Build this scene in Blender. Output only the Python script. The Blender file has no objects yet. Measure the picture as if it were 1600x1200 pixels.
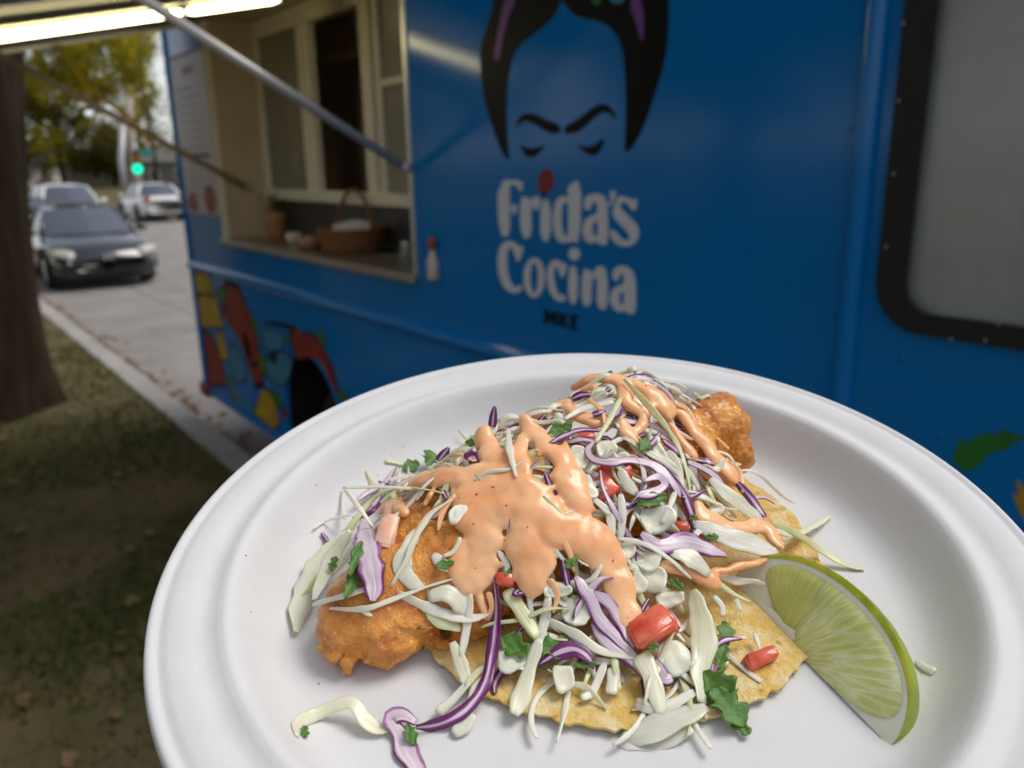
import bpy, bmesh, math, random
import numpy as np
from mathutils import Vector, Matrix, noise
from mathutils.geometry import tessellate_polygon

rnd = random.Random(7)
sc = bpy.context.scene
COL = sc.collection

# ------------------------------------------------------------------ camera
FPX = 1250.0                       # focal length in pixels of a 1600 px wide frame
PITCH, YAW, ROLL = [math.radians(a) for a in (15.5134, 37.4389, -1.0029)]
CAM = np.array([0.0, 0.0, 2.1])
_hd = np.array([-math.cos(YAW), math.sin(YAW), 0]); _rt = np.array([math.sin(YAW), math.cos(YAW), 0]); _up = np.array([0, 0, 1.0])
_fw = _hd*math.cos(PITCH) - _up*math.sin(PITCH); _u0 = _hd*math.sin(PITCH) + _up*math.cos(PITCH)
_r = _rt*math.cos(ROLL) + _u0*math.sin(ROLL); _u = -_rt*math.sin(ROLL) + _u0*math.cos(ROLL)
CM = np.stack([_r, _u, -_fw], 1)   # camera axes as columns
cam = bpy.data.cameras.new('camera'); cam_ob = bpy.data.objects.new('camera', cam); COL.objects.link(cam_ob)
cam_ob.matrix_world = Matrix([[*CM[i], CAM[i]] for i in range(3)] + [[0, 0, 0, 1]])
cam.sensor_width = 36; cam.lens = 36*FPX/1600; cam.clip_start = 0.01; cam.clip_end = 2000
cam.dof.use_dof = True; cam.dof.focus_distance = 0.235; cam.dof.aperture_fstop = 13.5
sc.camera = cam_ob

# ------------------------------------------------------------------ sky, sun, exposure
SUN_EL, SUN_AZ = math.radians(58), math.radians(25)   # soft high light from over the truck
world = bpy.data.worlds.new('World'); sc.world = world; world.use_nodes = True
nt = world.node_tree; bg = nt.nodes['Background']
sky = nt.nodes.new('ShaderNodeTexSky'); sky.sky_type = 'NISHITA'; sky.sun_disc = False
sky.sun_elevation = SUN_EL; sky.sun_rotation = SUN_AZ; sky.air_density = 1.0; sky.dust_density = 1.0; sky.ozone_density = 1.0
hs = nt.nodes.new('ShaderNodeHueSaturation'); hs.inputs['Saturation'].default_value = 0.28
nt.links.new(sky.outputs[0], hs.inputs['Color']); nt.links.new(hs.outputs[0], bg.inputs[0]); bg.inputs[1].default_value = 0.15
sun = bpy.data.lights.new('sun', 'SUN'); sun.energy = 1.9; sun.angle = math.radians(28); sun.color = (1, 0.95, 0.87)
sun_ob = bpy.data.objects.new('sun', sun); COL.objects.link(sun_ob)
sdir = Vector((math.sin(SUN_AZ)*math.cos(SUN_EL), math.cos(SUN_AZ)*math.cos(SUN_EL), math.sin(SUN_EL)))
sun_ob.rotation_euler = sdir.to_track_quat('Z', 'Y').to_euler(); sun_ob.location = (0, -5, 20)
sc.view_settings.view_transform = 'Standard'; sc.view_settings.look = 'None'
sc.view_settings.exposure = 0.17; sc.view_settings.gamma = 1.0; sc.view_settings.use_curve_mapping = False
sc.cycles.use_denoising = True; sc.cycles.max_bounces = 8; sc.cycles.transparent_max_bounces = 8
sc.cycles.sample_clamp_indirect = 4.0; sc.cycles.caustics_reflective = False; sc.cycles.caustics_refractive = False

# ------------------------------------------------------------------ helpers
def ray(px, py): return CM @ np.array([(px-800)/FPX, -(py-600)/FPX, -1.0])
def on_y(px, py, y):
    d = ray(px, py); return CAM + d*((y-CAM[1])/d[1])
def on_x(px, py, x):
    d = ray(px, py); return CAM + d*((x-CAM[0])/d[0])
def on_z(px, py, z):
    d = ray(px, py); return CAM + d*((z-CAM[2])/d[2])

def wloc(p):
    l = np.zeros(3)
    while p is not None:
        l += np.array(p.location); p = p.parent
    return l
def mk(name, V, F, mat, parent=None, smooth=True, uv=None, origin=None):
    V = np.asarray(V, float).reshape(-1, 3)
    if parent is not None: o = wloc(parent)
    elif origin is not None: o = np.asarray(origin, float)
    else: o = np.array([V[:, 0].mean(), V[:, 1].mean(), V[:, 2].min()])
    me = bpy.data.meshes.new(name); me.from_pydata((V-o).tolist(), [], [tuple(int(i) for i in f) for f in F])
    if smooth: me.polygons.foreach_set('use_smooth', [True]*len(me.polygons))
    if uv is not None:
        L = me.uv_layers.new(name='UVMap'); idx = np.zeros(len(me.loops), dtype=np.int32); me.loops.foreach_get('vertex_index', idx)
        L.data.foreach_set('uv', np.asarray(uv, np.float32)[idx].ravel())
    if mat is not None: me.materials.append(mat)
    me.update()
    ob = bpy.data.objects.new(name, me); COL.objects.link(ob)
    if parent is not None: ob.parent = parent
    else: ob.location = o
    return ob
def tag(o, label=None, cat=None, group=None, kind=None):
    for k, v in (('label', label), ('category', cat), ('group', group), ('kind', kind)):
        if v: o[k] = v
    return o
def empty(name, loc, label, cat, group=None):
    o = bpy.data.objects.new(name, None); COL.objects.link(o); o.location = loc; o.empty_display_size = 0.1
    return tag(o, label, cat, group)

class MB:
    def __init__(s): s.V = []; s.F = []
    def add(s, V, F):
        n = len(s.V); s.V += [tuple(v) for v in V]; s.F += [tuple(i+n for i in f) for f in F]; return s
    def box(s, x0, x1, y0, y1, z0, z1, b=0.0):
        if b <= 0:
            V = [(x, y, z) for x in (x0, x1) for y in (y0, y1) for z in (z0, z1)]
            return s.add(V, [(0,1,3,2),(4,6,7,5),(0,4,5,1),(2,3,7,6),(0,2,6,4),(1,5,7,3)])
        bm = bmesh.new(); bmesh.ops.create_cube(bm, size=1)
        for v in bm.verts: v.co = ((x0+x1)/2+v.co.x*(x1-x0), (y0+y1)/2+v.co.y*(y1-y0), (z0+z1)/2+v.co.z*(z1-z0))
        bmesh.ops.bevel(bm, geom=bm.edges[:], offset=b, segments=2, affect='EDGES', profile=0.5)
        bm.verts.index_update(); s.add([v.co[:] for v in bm.verts], [[v.index for v in f.verts] for f in bm.faces]); bm.free(); return s
    def tube(s, pts, rad, n=10, cap=True):
        pts = np.asarray(pts, float); k = len(pts); rad = np.broadcast_to(np.asarray(rad, float), (k,))
        T = np.gradient(pts, axis=0); T /= np.linalg.norm(T, axis=1)[:, None]+1e-12
        ref = np.array([0, 0, 1.0]) if abs(T[:, 2]).mean() < 0.8 else np.array([1.0, 0, 0])
        V = []
        for i in range(k):
            a = np.cross(T[i], ref); a /= np.linalg.norm(a)+1e-12; b = np.cross(a, T[i])
            for j in range(n):
                w = 2*math.pi*j/n; V.append(pts[i]+rad[i]*(math.cos(w)*a+math.sin(w)*b))
        F = [(i*n+j, i*n+(j+1) % n, (i+1)*n+(j+1) % n, (i+1)*n+j) for i in range(k-1) for j in range(n)]
        if cap: F += [tuple(range(n-1, -1, -1)), tuple((k-1)*n+j for j in range(n))]
        return s.add(V, F)
    def lathe(s, prof, c, n=24, axis='z'):
        V = []; k = len(prof)
        for (r, z) in prof:
            for j in range(n):
                w = 2*math.pi*j/n; a, b = r*math.cos(w), r*math.sin(w)
                V.append((c[0]+a, c[1]+b, c[2]+z) if axis == 'z' else ((c[0]+a, c[1]+z, c[2]+b) if axis == 'y' else (c[0]+z, c[1]+a, c[2]+b)))
        F = [(i*n+j, i*n+(j+1) % n, (i+1)*n+(j+1) % n, (i+1)*n+j) for i in range(k-1) for j in range(n)]
        return s.add(V, F)
    def build(s, name, mat, parent=None, smooth=False, **k): return mk(name, s.V, s.F, mat, parent, smooth, **k)

def chaikin(P, n=2):
    P = np.asarray(P, float)
    for _ in range(n):
        Q = np.roll(P, -1, 0); P = np.stack([P*.75+Q*.25, P*.25+Q*.75], 1).reshape(-1, P.shape[1])
    return P
def catmull(P, n):
    P = np.asarray(P, float)
    if len(P) == 2: P = np.array([P[0], (P[0]+P[1])/2, P[1]])
    Q = np.vstack([2*P[0]-P[1], P, 2*P[-1]-P[-2]]); k = len(P)-1; out = []
    for t in np.linspace(0, k, n):
        i = min(int(t), k-1); f = t-i; a, b, c, d = Q[i:i+4]
        out.append(.5*(2*b+(c-a)*f+(2*a-5*b+4*c-d)*f*f+(3*b-a-3*c+d)*f**3))
    return np.array(out)
def slab(loops, y, thick):
    """flat plate in the x-z plane from closed loops (first outer, rest holes): front face at y-thick"""
    tri = tessellate_polygon([[Vector((p[0], p[1], 0)) for p in L] for L in loops])
    P = np.vstack([np.asarray(L, float) for L in loops]); N = len(P)
    V = [(p[0], y-thick, p[1]) for p in P] + [(p[0], y, p[1]) for p in P]
    F = [tuple(t) for t in tri] + [tuple(i+N for i in t[::-1]) for t in tri]
    o = 0
    for L in loops:
        k = len(L)
        F += [(o+i, o+(i+1) % k, N+o+(i+1) % k, N+o+i) for i in range(k)]; o += k
    return V, F

# ------------------------------------------------------------------ materials
def mat(name, col, rough=.5, col2=None, scale=5, detail=4, bump=0, bscale=None, metal=0, spec=.5, coat=0, sss=0, sssr=(1,.5,.3), ssscale=.003,
        lo=.35, hi=.65, emit=None, estr=0, trans=0, ior=1.45, coords='Object', stretch=None, randhue=0, sheen=0):
    m = bpy.data.materials.new(name); m.use_nodes = True; t = m.node_tree; N = t.nodes; Lk = t.links; p = N['Principled BSDF']
    p.inputs['Base Color'].default_value = (*col, 1); p.inputs['Roughness'].default_value = rough; p.inputs['Metallic'].default_value = metal
    p.inputs['Specular IOR Level'].default_value = spec; p.inputs['Coat Weight'].default_value = coat; p.inputs['Coat Roughness'].default_value = .08
    p.inputs['Subsurface Weight'].default_value = sss; p.inputs['Subsurface Radius'].default_value = sssr; p.inputs['Subsurface Scale'].default_value = ssscale
    p.inputs['Transmission Weight'].default_value = trans; p.inputs['IOR'].default_value = ior
    if emit: p.inputs['Emission Color'].default_value = (*emit, 1); p.inputs['Emission Strength'].default_value = estr
    tc = N.new('ShaderNodeTexCoord'); src = tc.outputs[coords]
    if stretch:
        mp = N.new('ShaderNodeMapping'); mp.inputs['Scale'].default_value = stretch; Lk.new(src, mp.inputs[0]); src = mp.outputs[0]
    out = None
    if col2:
        nz = N.new('ShaderNodeTexNoise'); nz.inputs['Scale'].default_value = scale; nz.inputs['Detail'].default_value = detail; nz.inputs['Roughness'].default_value = .6
        Lk.new(src, nz.inputs['Vector'])
        rp = N.new('ShaderNodeValToRGB'); rp.color_ramp.elements[0].position = lo; rp.color_ramp.elements[1].position = hi
        rp.color_ramp.elements[0].color = (*col, 1); rp.color_ramp.elements[1].color = (*col2, 1)
        Lk.new(nz.outputs['Fac'], rp.inputs[0]); out = rp.outputs[0]; Lk.new(out, p.inputs['Base Color'])
    if randhue:
        oi = N.new('ShaderNodeObjectInfo'); h = N.new('ShaderNodeHueSaturation'); mr = N.new('ShaderNodeMapRange')
        mr.inputs[3].default_value = 1-randhue; mr.inputs[4].default_value = 1+randhue; Lk.new(oi.outputs['Random'], mr.inputs[0]); Lk.new(mr.outputs[0], h.inputs['Value'])
        if out: Lk.new(out, h.inputs['Color'])
        else: h.inputs['Color'].default_value = (*col, 1)
        Lk.new(h.outputs[0], p.inputs['Base Color'])
    if bump:
        nb = N.new('ShaderNodeTexNoise'); nb.inputs['Scale'].default_value = bscale or scale*3; nb.inputs['Detail'].default_value = 5; Lk.new(src, nb.inputs['Vector'])
        b = N.new('ShaderNodeBump'); b.inputs['Strength'].default_value = min(1, bump); b.inputs['Distance'].default_value = .02*1 if bump > 1 else .01
        Lk.new(nb.outputs['Fac'], b.inputs['Height']); Lk.new(b.outputs[0], p.inputs['Normal'])
    return m
def pr(m): return m.node_tree.nodes['Principled BSDF']

M = {}
M['road'] = mat('road_concrete', (.205,.188,.176), .85, (.285,.258,.242), 1.3, 8, bump=.3, bscale=60)
M['kerb'] = mat('kerb_concrete', (.30,.28,.265), .85, (.38,.355,.335), 3, 6, bump=.4, bscale=40)
M['soil'] = mat('lawn_soil', (.085,.080,.034), .95, (.17,.125,.068), 1.6, 7, bump=.6, bscale=30, spec=.08)
M['blue'] = mat('truck_blue_paint', (.001,.152,.455), .12, (.001,.160,.485), .8, 3, bump=.012, bscale=2.0, spec=.34)
M['navy'] = mat('truck_black_print', (.003,.003,.004), .45, spec=.15)
M['letter'] = mat('cream_lettering', (.60,.615,.66), .4)
M['red_print'] = mat('red_print', (.26,.010,.008), .4, (.15,.006,.005), 7)
M['yellow_print'] = mat('yellow_print', (.50,.33,.01), .4, (.30,.17,.006), 7)
M['green_print'] = mat('green_print', (.02,.16,.02), .4, (.015,.11,.02), 9)
M['teal_print'] = mat('teal_print', (.03,.20,.32), .4, (.02,.15,.27), 9)
M['purple_print'] = mat('purple_print', (.16,.04,.22), .4)
M['steel'] = mat('brushed_steel', (.45,.42,.38), .35, (.38,.35,.31), 4, metal=.9)
M['beige'] = mat('recess_lining', (.50,.41,.29), .25, (.45,.36,.26), 3, spec=.5)
M['white_frame'] = mat('window_frame_paint', (.70,.66,.56), .4, (.64,.60,.51), 4)
M['darkint'] = mat('kitchen_wall', (.42,.31,.22), .5, (.32,.235,.165), 3)
M['hatchin'] = mat('hatch_lining', (.10,.085,.075), .5, (.08,.07,.06), 3)
M['rubber'] = mat('black_rubber', (.006,.006,.006), .55)
M['tyre'] = mat('tyre_rubber', (.012,.012,.012), .8, (.018,.017,.016), 20)
M['alu'] = mat('grey_aluminium', (.55,.54,.53), .35, metal=.8)
M['glow'] = mat('fluorescent_tube', (1,1,.9), .5, emit=(1,.87,.46), estr=9.0)
M['board'] = mat('menu_board_print', (.46,.43,.45), .35, (.40,.37,.40), 6)
M['greytext'] = mat('faded_print', (.34,.27,.29), .5)
M['curtain'] = mat('grey_curtain', (.93,.93,.93), .9, (.80,.80,.805), 3)
def thin_glass(name, r=.02, tint=(.95,.97,.97)):
    m = bpy.data.materials.new(name); m.use_nodes = True; t = m.node_tree; N = t.nodes; N.remove(N['Principled BSDF'])
    tr = N.new('ShaderNodeBsdfTransparent'); tr.inputs[0].default_value = (*tint, 1); gl = N.new('ShaderNodeBsdfGlossy'); gl.inputs['Roughness'].default_value = r
    fr = N.new('ShaderNodeFresnel'); fr.inputs[0].default_value = 1.5; mx = N.new('ShaderNodeMixShader')
    t.links.new(fr.outputs[0], mx.inputs[0]); t.links.new(tr.outputs[0], mx.inputs[1]); t.links.new(gl.outputs[0], mx.inputs[2]); t.links.new(mx.outputs[0], N['Material Output'].inputs[0])
    return m
M['glass'] = thin_glass('window_glass', .22)
M['wicker'] = mat('wicker', (.26,.11,.04), .7, (.16,.06,.022), 40, bump=.6, bscale=80)
M['napkin'] = mat('white_napkin', (.75,.73,.70), .9)
M['bark'] = mat('tree_bark', (.020,.013,.008), .97, (.050,.035,.023), 5, 8, bump=1.0, bscale=9, stretch=(1,1,.18), spec=.08)
M['wood'] = mat('weathered_pole', (.36,.31,.27), .9, (.28,.24,.21), 6, stretch=(1,1,.1))
M['galv'] = mat('galvanised_steel', (.42,.42,.43), .5, metal=.4)
# ================================================================== THE SETTING
GZ = 0.14                                   # lawn height above the road
kerb_in = on_z(168, 575, GZ)[1]; kerb_out = on_z(208, 575, GZ)[1]
def sheet(name, x0, x1, y0, y1, z, m, nx=2, ny=2):
    xs = np.linspace(x0, x1, nx); ys = np.linspace(y0, y1, ny)
    V = [(x, y, z) for x in xs for y in ys]
    F = [(i*ny+j, (i+1)*ny+j, (i+1)*ny+j+1, i*ny+j+1) for i in range(nx-1) for j in range(ny-1)]
    return mk(name, V, F, m, smooth=False)
tag(sheet('ground', -900, 900, -900, 900, -.06, M['soil']), kind='structure')
tag(mk('lawn', *(lambda b: (b.V, b.F))(MB().box(-120, 40, -40, kerb_in, -.05, GZ)), M['soil'], smooth=False), kind='structure')
road = tag(mk('road', *(lambda b: (b.V, b.F))(MB().box(-160, 40, kerb_out-.02, 10.2, -.055, -.02)), M['road'], smooth=False), kind='structure')
for ix in range(-9, 2):                      # concrete road slabs with open joints
    for iy, (ya, yb) in enumerate(((kerb_out+.002, 3.35), (3.37, 6.75), (6.77, 10.2))):
        x0 = ix*4.6-1.0
        MB().box(x0+.012, x0+4.588, ya, yb, -.019, 0.0+.003*((ix+iy) % 2), b=.006).build('road_slab', M['road'], road)
kerb = bpy.data.objects.new('kerb', None); COL.objects.link(kerb); kerb.location = (-10, (kerb_in+kerb_out)/2, 0); kerb['kind'] = 'structure'
for i in range(-20, 6):
    MB().box(i*2.4+.01, i*2.4+2.39, kerb_in, kerb_out, -.04, GZ+.012+.004*rnd.random(), b=.018).build('kerb_stone', M['kerb'], kerb)
tag(mk('far_verge', *(lambda b: (b.V, b.F))(MB().box(-160, 40, 10.2, 60, -.05, .12)), M['soil'], smooth=False), kind='structure')

# grass blades and leaf litter on the lawn, gutter litter
def grass(n):
    V = []; F = []
    for i in range(n):
        d = .7+11*rnd.random()**1.5; a = rnd.uniform(-1.5, 1.4); x = -d*math.cos(a); y = d*math.sin(a)*1.0
        if y > kerb_in-.01: continue
        dens = noise.noise((x*.9, y*.9, 3.1))
        if dens < -.25 and rnd.random() < .8: continue
        h = rnd.uniform(.025, .07)*(1+.5*dens); w = rnd.uniform(.003, .006)*(1+d*.12); th = rnd.random()*6.28; lx, ly = rnd.gauss(0, .03), rnd.gauss(0, .03)
        k = len(V); c, s_ = math.cos(th)*w, math.sin(th)*w
        V += [(x-c, y-s_, GZ-.004), (x+c, y+s_, GZ-.004), (x+lx, y+ly, GZ+h)]; F.append((k, k+1, k+2))
    return V, F
M['grass'] = mat('grass_blades', (.060,.098,.020), .8, (.125,.105,.040), .8, 3, spec=.1)
tag(mk('grass', *grass(170000), M['grass'], smooth=False), 'short patchy dull green grass on the lawn beside the kerb', 'grass', kind='stuff')
def litter(n, f):
    V = []; F = []
    for i in range(n):
        x, y, z = f(); s_ = rnd.uniform(.02, .055); th = rnd.random()*6.28; k = len(V); m_ = 7
        up = rnd.uniform(.1, .5)
        for j in range(m_):
            w = 2*math.pi*j/m_; r_ = s_*(1.0 if j % 2 == 0 else .62)*(1.2 if j == 0 else 1)
            a, b = r_*math.cos(w+th), r_*math.sin(w+th)*.75
            V.append((x+a, y+b, z+.006+up*s_*abs(math.sin(w*1.5))*.6))
        V.append((x, y, z+.004)); F += [(k+j, k+(j+1) % m_, k+m_) for j in range(m_)]
    return V, F
M['leaf1'] = mat('brown_fallen_leaves', (.15,.095,.05), .8, (.27,.18,.09), 2.2, 2, lo=.4, hi=.6, spec=.1)
def spot():
    while True:
        d = .9+10*rnd.random()**1.4; a = rnd.uniform(-1.5, 1.4); x = -d*math.cos(a); y = d*math.sin(a)
        if y < kerb_in-.02: return x, y, GZ+.02
tag(mk('fallen_leaves', *litter(800, spot), M['leaf1'], smooth=False), 'brown fallen leaves scattered over the lawn', 'leaves', kind='stuff')
M['leaf2'] = mat('gutter_leaves', (.15,.075,.03), .85, (.24,.135,.06), 2.5, 2)
tag(mk('gutter_leaves', *litter(1500, lambda: (-rnd.uniform(3.5, 24), kerb_out+abs(rnd.gauss(0, .07+.05*max(0, rnd.gauss(0, 1))))+.02, .006)), M['leaf2'], smooth=False), 'band of brown leaves gathered in the gutter', 'leaves', kind='stuff')

# ================================================================== FOOD TRUCK
D = 1.8
X0, X1 = -6.36, 2.2; ZB, ZT = .36, 3.35
truck = empty('food_truck', ((X0+X1)/2, D+1.15, 0), 'bright blue food truck with open serving hatch parked at the kerb', 'food truck')
OX0, OX1, OZ0, OZ1 = -5.50, -3.02, 1.632, 3.0
def rrect(x0, x1, z0, z1, r, n=6):
    out = []
    for cx_, cz_, a0 in ((x1-r, z1-r, 0), (x0+r, z1-r, 90), (x0+r, z0+r, 180), (x1-r, z0+r, 270)):
        for i in range(n+1):
            a = math.radians(a0+90*i/n); out.append((cx_+r*math.cos(a), cz_+r*math.sin(a)))
    return out
ax, aw, az = -4.30, .41, 1.04
arch = [(ax-aw, ZB)]+[(ax-aw*math.cos(math.pi*i/20), .62+(az-.62)*math.sin(math.pi*i/20)) for i in range(21)]+[(ax+aw, ZB)]
ax2 = 1.1
arch2 = [(ax2-aw, ZB)]+[(ax2-aw*math.cos(math.pi*i/20), .62+(az-.62)*math.sin(math.pi*i/20)) for i in range(21)]+[(ax2+aw, ZB)]
side = [(X0, ZB)]+arch+arch2+[(X1, ZB), (X1, ZT-.15), (X1-.1, ZT), (X0+.1, ZT), (X0, ZT-.15)]
WX0, WX1, WZ0, WZ1 = -.925, -.16, 1.735, 2.75
V, F = slab([side, rrect(OX0, OX1, OZ0, OZ1, .03), rrect(WX0+.02, WX1-.02, WZ0+.02, WZ1-.02, .07)], D+.03, .03)
body = mk('side_panel', V, F, M['blue'], truck, smooth=False)
YB = D+2.3
b = MB().box(X0, X0+.03, D+.03, YB, ZB, ZT-.16).box(X1-.03, X1, D+.03, YB, ZB, ZT-.16).box(X0, X1, YB, YB+.03, ZB, ZT-.1)
b.build('end_panels', M['blue'], truck)
MB().box(X0+.05, X1-.05, D+.02, YB+.02, ZT-.05, ZT+.02, b=.02).build('roof', M['alu'], truck)
MB().box(X0+.03, X1-.03, D+.9, YB-.02, .52, .80).build('floor_pan', M['rubber'], truck)
# half-round mouldings
V = []; F = []; xs = np.linspace(X0, -1.045, 30); n = 9
for x in xs:
    for j in range(n):
        a = math.pi*j/(n-1); V.append((x, D-.034*math.sin(a), 1.390+.036*math.cos(a)))
F = [(i*n+j, (i+1)*n+j, (i+1)*n+j+1, i*n+j+1) for i in range(len(xs)-1) for j in range(n-1)]
mk('side_rail', V, F, M['blue'], truck)
V = []; zs = np.linspace(ZB+.02, ZT-.2, 12)
for z in zs:
    for j in range(n):
        a = math.pi*j/(n-1); V.append((-1.008-.026*math.cos(a), D-.030*math.sin(a), z))
mk('corner_post', V, [(i*n+j, i*n+j+1, (i+1)*n+j+1, (i+1)*n+j) for i in range(len(zs)-1) for j in range(n-1)], M['blue'], truck)
V = []
for z in zs:
    for j in range(n):
        a = math.pi*j/(n-1); V.append((X0+.03-.03*math.cos(a), D-.02*math.sin(a), z))
mk('corner_post', V, [(i*n+j, i*n+j+1, (i+1)*n+j+1, (i+1)*n+j) for i in range(len(zs)-1) for j in range(n-1)], M['blue'], truck)
# rivets
bm = bmesh.new(); bmesh.ops.create_uvsphere(bm, u_segments=8, v_segments=5, radius=.006); rv = [v.co[:] for v in bm.verts]; rf = [[v.index for v in f.verts] for f in bm.faces]; bm.free()
for z in np.arange(1.5, 3.1, .11):
    mk('rivet', [(p[0]-1.052, p[1]*.5+D, p[2]+z) for p in rv], rf, M['blue'], truck)
for px, py in ((1487, 546), (1470, 682), (1410, 560)):
    q = on_y(px, py, D); mk('rivet', [(p[0]*1.3+q[0], p[1]*.8+D, p[2]*1.3+q[2]) for p in rv], rf, M['blue'], truck)
# wheels and dark wheel wells
for wx in (ax, ax2):
    w = MB().lathe([(.0,.0),(.20,.0),(.22,.02),(.36,.0),(.40,.03),(.41,.12),(.40,.20),(.36,.24),(0,.24)], (wx, D+.20, .41), 36, 'y').build('wheel', M['tyre'], truck, True)
    MB().lathe([(0,-.02),(.08,-.03),(.10,.0),(.17,.01),(.20,-.012),(.215,.0)], (wx, D+.20, .41), 30, 'y').build('rim', M['alu'], w, True)
    MB().box(wx-aw-.06, wx+aw+.06, D+.55, D+.57, ZB, 1.1).box(wx-aw-.08, wx-aw-.06, D+.031, D+.57, ZB, 1.1).box(wx+aw+.06, wx+aw+.08, D+.031, D+.57, ZB, 1.1).box(wx-aw-.08, wx+aw+.08, D+.031, D+.57, 1.1, 1.12).build('wheel_well', M['rubber'], truck)
# rear marker lamp and bumper
q = on_y(333, 607, D)
MB().box(X0-.10, X0+.10, D-.03, D+2.2, ZB-.02, ZB+.10, b=.03).build('rear_bumper', mat('red_bumper', (.20,.012,.02), .4), truck)

# ---------------- serving opening: recess lining, counter, inner window
YI = D+.36
rec = MB().box(OX0-.012, OX0, D+.031, YI+.02, OZ0-.03, OZ1+.02).box(OX1, OX1+.012, D+.031, YI+.02, OZ0-.03, OZ1+.02).box(OX0, OX1, D+.031, YI+.02, OZ1, OZ1+.012)
rec.build('recess_lining', M['beige'], truck)
MB().box(OX0-.02, OX1+.02, D-.035, YI+.55, OZ0-.035, OZ0+.004, b=.006).build('counter', M['steel'], truck)
MB().box(OX0-.012, OX0+.018, D-.008, D+.03, OZ0+.004, OZ1).build('opening_trim', M['white_frame'], truck)
MB().box(OX1-.018, OX1+.012, D-.008, D+.03, OZ0+.004, OZ1).build('opening_trim', M['alu'], truck)
fr = lambda px, py=200: on_y(px, py, YI)[0]
zf = on_y(500, 306, YI)[2]
win = bpy.data.objects.new('serving_window', None); COL.objects.link(win); win.parent = truck; win.location = Vector((0, 0, 0))
win.location = Vector((-4.2, YI, 2.2))-Vector(truck.location)
xa, xb, xc, xd, xe, xf, xg = [fr(p) for p in (404, 421, 483, 500, 580, 596, 610)]
FT = OZ1-.06
MB().box(OX0, xa, YI-.005, YI+.012, OZ0+.005, OZ1).build('side_infill', M['beige'], win)
for a_, b_ in ((xa, xb), (xc, xd), (xe, xf), (fr(600, 200)+.012, xg)):
    MB().box(a_, b_, YI-.045, YI+.01, zf, FT, b=.008).build('frame_stile', M['white_frame'], win)
MB().box(xa-.01, OX1, YI-.055, YI+.012, zf-.035, zf+.035, b=.008).build('frame_rail', M['white_frame'], win)
MB().box(xa-.01, OX1, YI-.055, YI+.012, FT-.05, OZ1-.002, b=.008).build('frame_rail', M['white_frame'], win)
pane = mat('sliding_pane', (.22,.21,.16), .12, (.17,.165,.13), 2, 2, spec=.8)
MB().box(xb-.005, xc+.005, YI-.02, YI-.012, zf+.03, FT-.04).build('pane', pane, win)
MB().box(xg-.005, OX1, YI-.02, YI-.012, zf+.03, FT-.04).build('pane', mat('screen_pane', (.26,.24,.20), .4, (.22,.2,.17), 3), win)
MB().box(xg-.005, OX1, YI-.04, YI-.008, on_y(620, 128, YI)[2]-.02, on_y(620, 128, YI)[2]+.02, b=.005).build('frame_rail', M['white_frame'], win)
MB().box(OX0, OX1, YI+.10, YI+.115, OZ0+.005, zf-.01).build('counter_back', mat('counter_back_steel', (.13,.125,.12), .4, (.09,.085,.08), 5, metal=.3), truck)
# kitchen inside
kit = bpy.data.objects.new('kitchen', None); COL.objects.link(kit); kit.parent = truck; kit.location = Vector((-4.2, YB-.3, .8))-Vector(truck.location)
MB().box(X0+.05, -1.2, YB-.05, YB-.03, .8, ZT-.1).box(X0+.05, -1.2, D+.04, YB-.03, ZT-.17, ZT-.1).box(-1.2, -1.18, D+.04, YB-.03, .8, ZT-.1).box(X0+.05, X0+.07, D+.04, YB-.03, .8, ZT-.1).build('back_wall', M['darkint'], kit)
YK = D+1.15; q = on_y(530, 95, YK)
MB().box(q[0]-.15, q[0]+.7, YK-.12, YK+.25, q[2]-.03, q[2]+.03).build('shelf', M['beige'], kit)
MB().box(q[0]-.5, q[0]+.9, YK+.05, YK+.6, 1.0, 1.75).build('range', M['steel'], kit)
MB().box(q[0]-.02, q[0]+.06, YK+.1, YK+.5, .8, 2.9).build('fridge', mat('fridge_side', (.34,.29,.23), .5), kit)
MB().tube([(-5.3, YK+.1, 3.05), (-4.3, YK+.1, 3.05)], .016, 10).build('kitchen_lamp', M['glow'], kit, True)
MB().lathe([(0,0),(.11,0),(.12,.2),(.115,.22),(0,.22)], (q[0]+.35, YK+.05, q[2]+.03), 18).build('stock_pot', M['steel'], kit, True)

# ---------------- hatch with two lamps and struts
hx = lambda y: 2.1+(2.41-1.75)*1.2+.085-(D-.03-y)*.215     # underside height over y
ha = math.atan(.215); HO = .42
def hq(y0, y1, x0, x1, t):                                # a board following the hatch slope
    z0, z1 = hx(y0), hx(y1)
    return [(x0,y0,z0),(x1,y0,z0),(x1,y1,z1),(x0,y1,z1),(x0,y0,z0+t),(x1,y0,z0+t),(x1,y1,z1+t),(x0,y1,z1+t)], [(0,1,2,3),(7,6,5,4),(0,4,5,1),(1,5,6,2),(2,6,7,3),(3,7,4,0)]
hatch = mk('hatch', *hq(HO, D-.01, OX0+.02, OX1-.01, .03), M['hatchin'], truck, smooth=False)
b = MB()
for y0, y1, x0, x1 in ((HO-.02, HO, OX0, OX1), (HO, D-.02, OX0, OX0+.02), (HO, D-.02, OX1-.01, OX1+.01)): b.add(*[(lambda v, f: ([(p[0], p[1], p[2]-(.02 if i < 4 else 0)) for i, p in enumerate(v)], f))(*hq(y0, y1, x0, x1, .035))][0])
b.build('hatch_edge', M['alu'], hatch)
mk('hatch_brace', *[(lambda v, f: ([(p[0], p[1], p[2]-.03) for p in v], f))(*hq(HO, D-.05, -3.62, -3.58, .028))][0], M['alu'], hatch, smooth=False)
TX = -4.2
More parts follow.
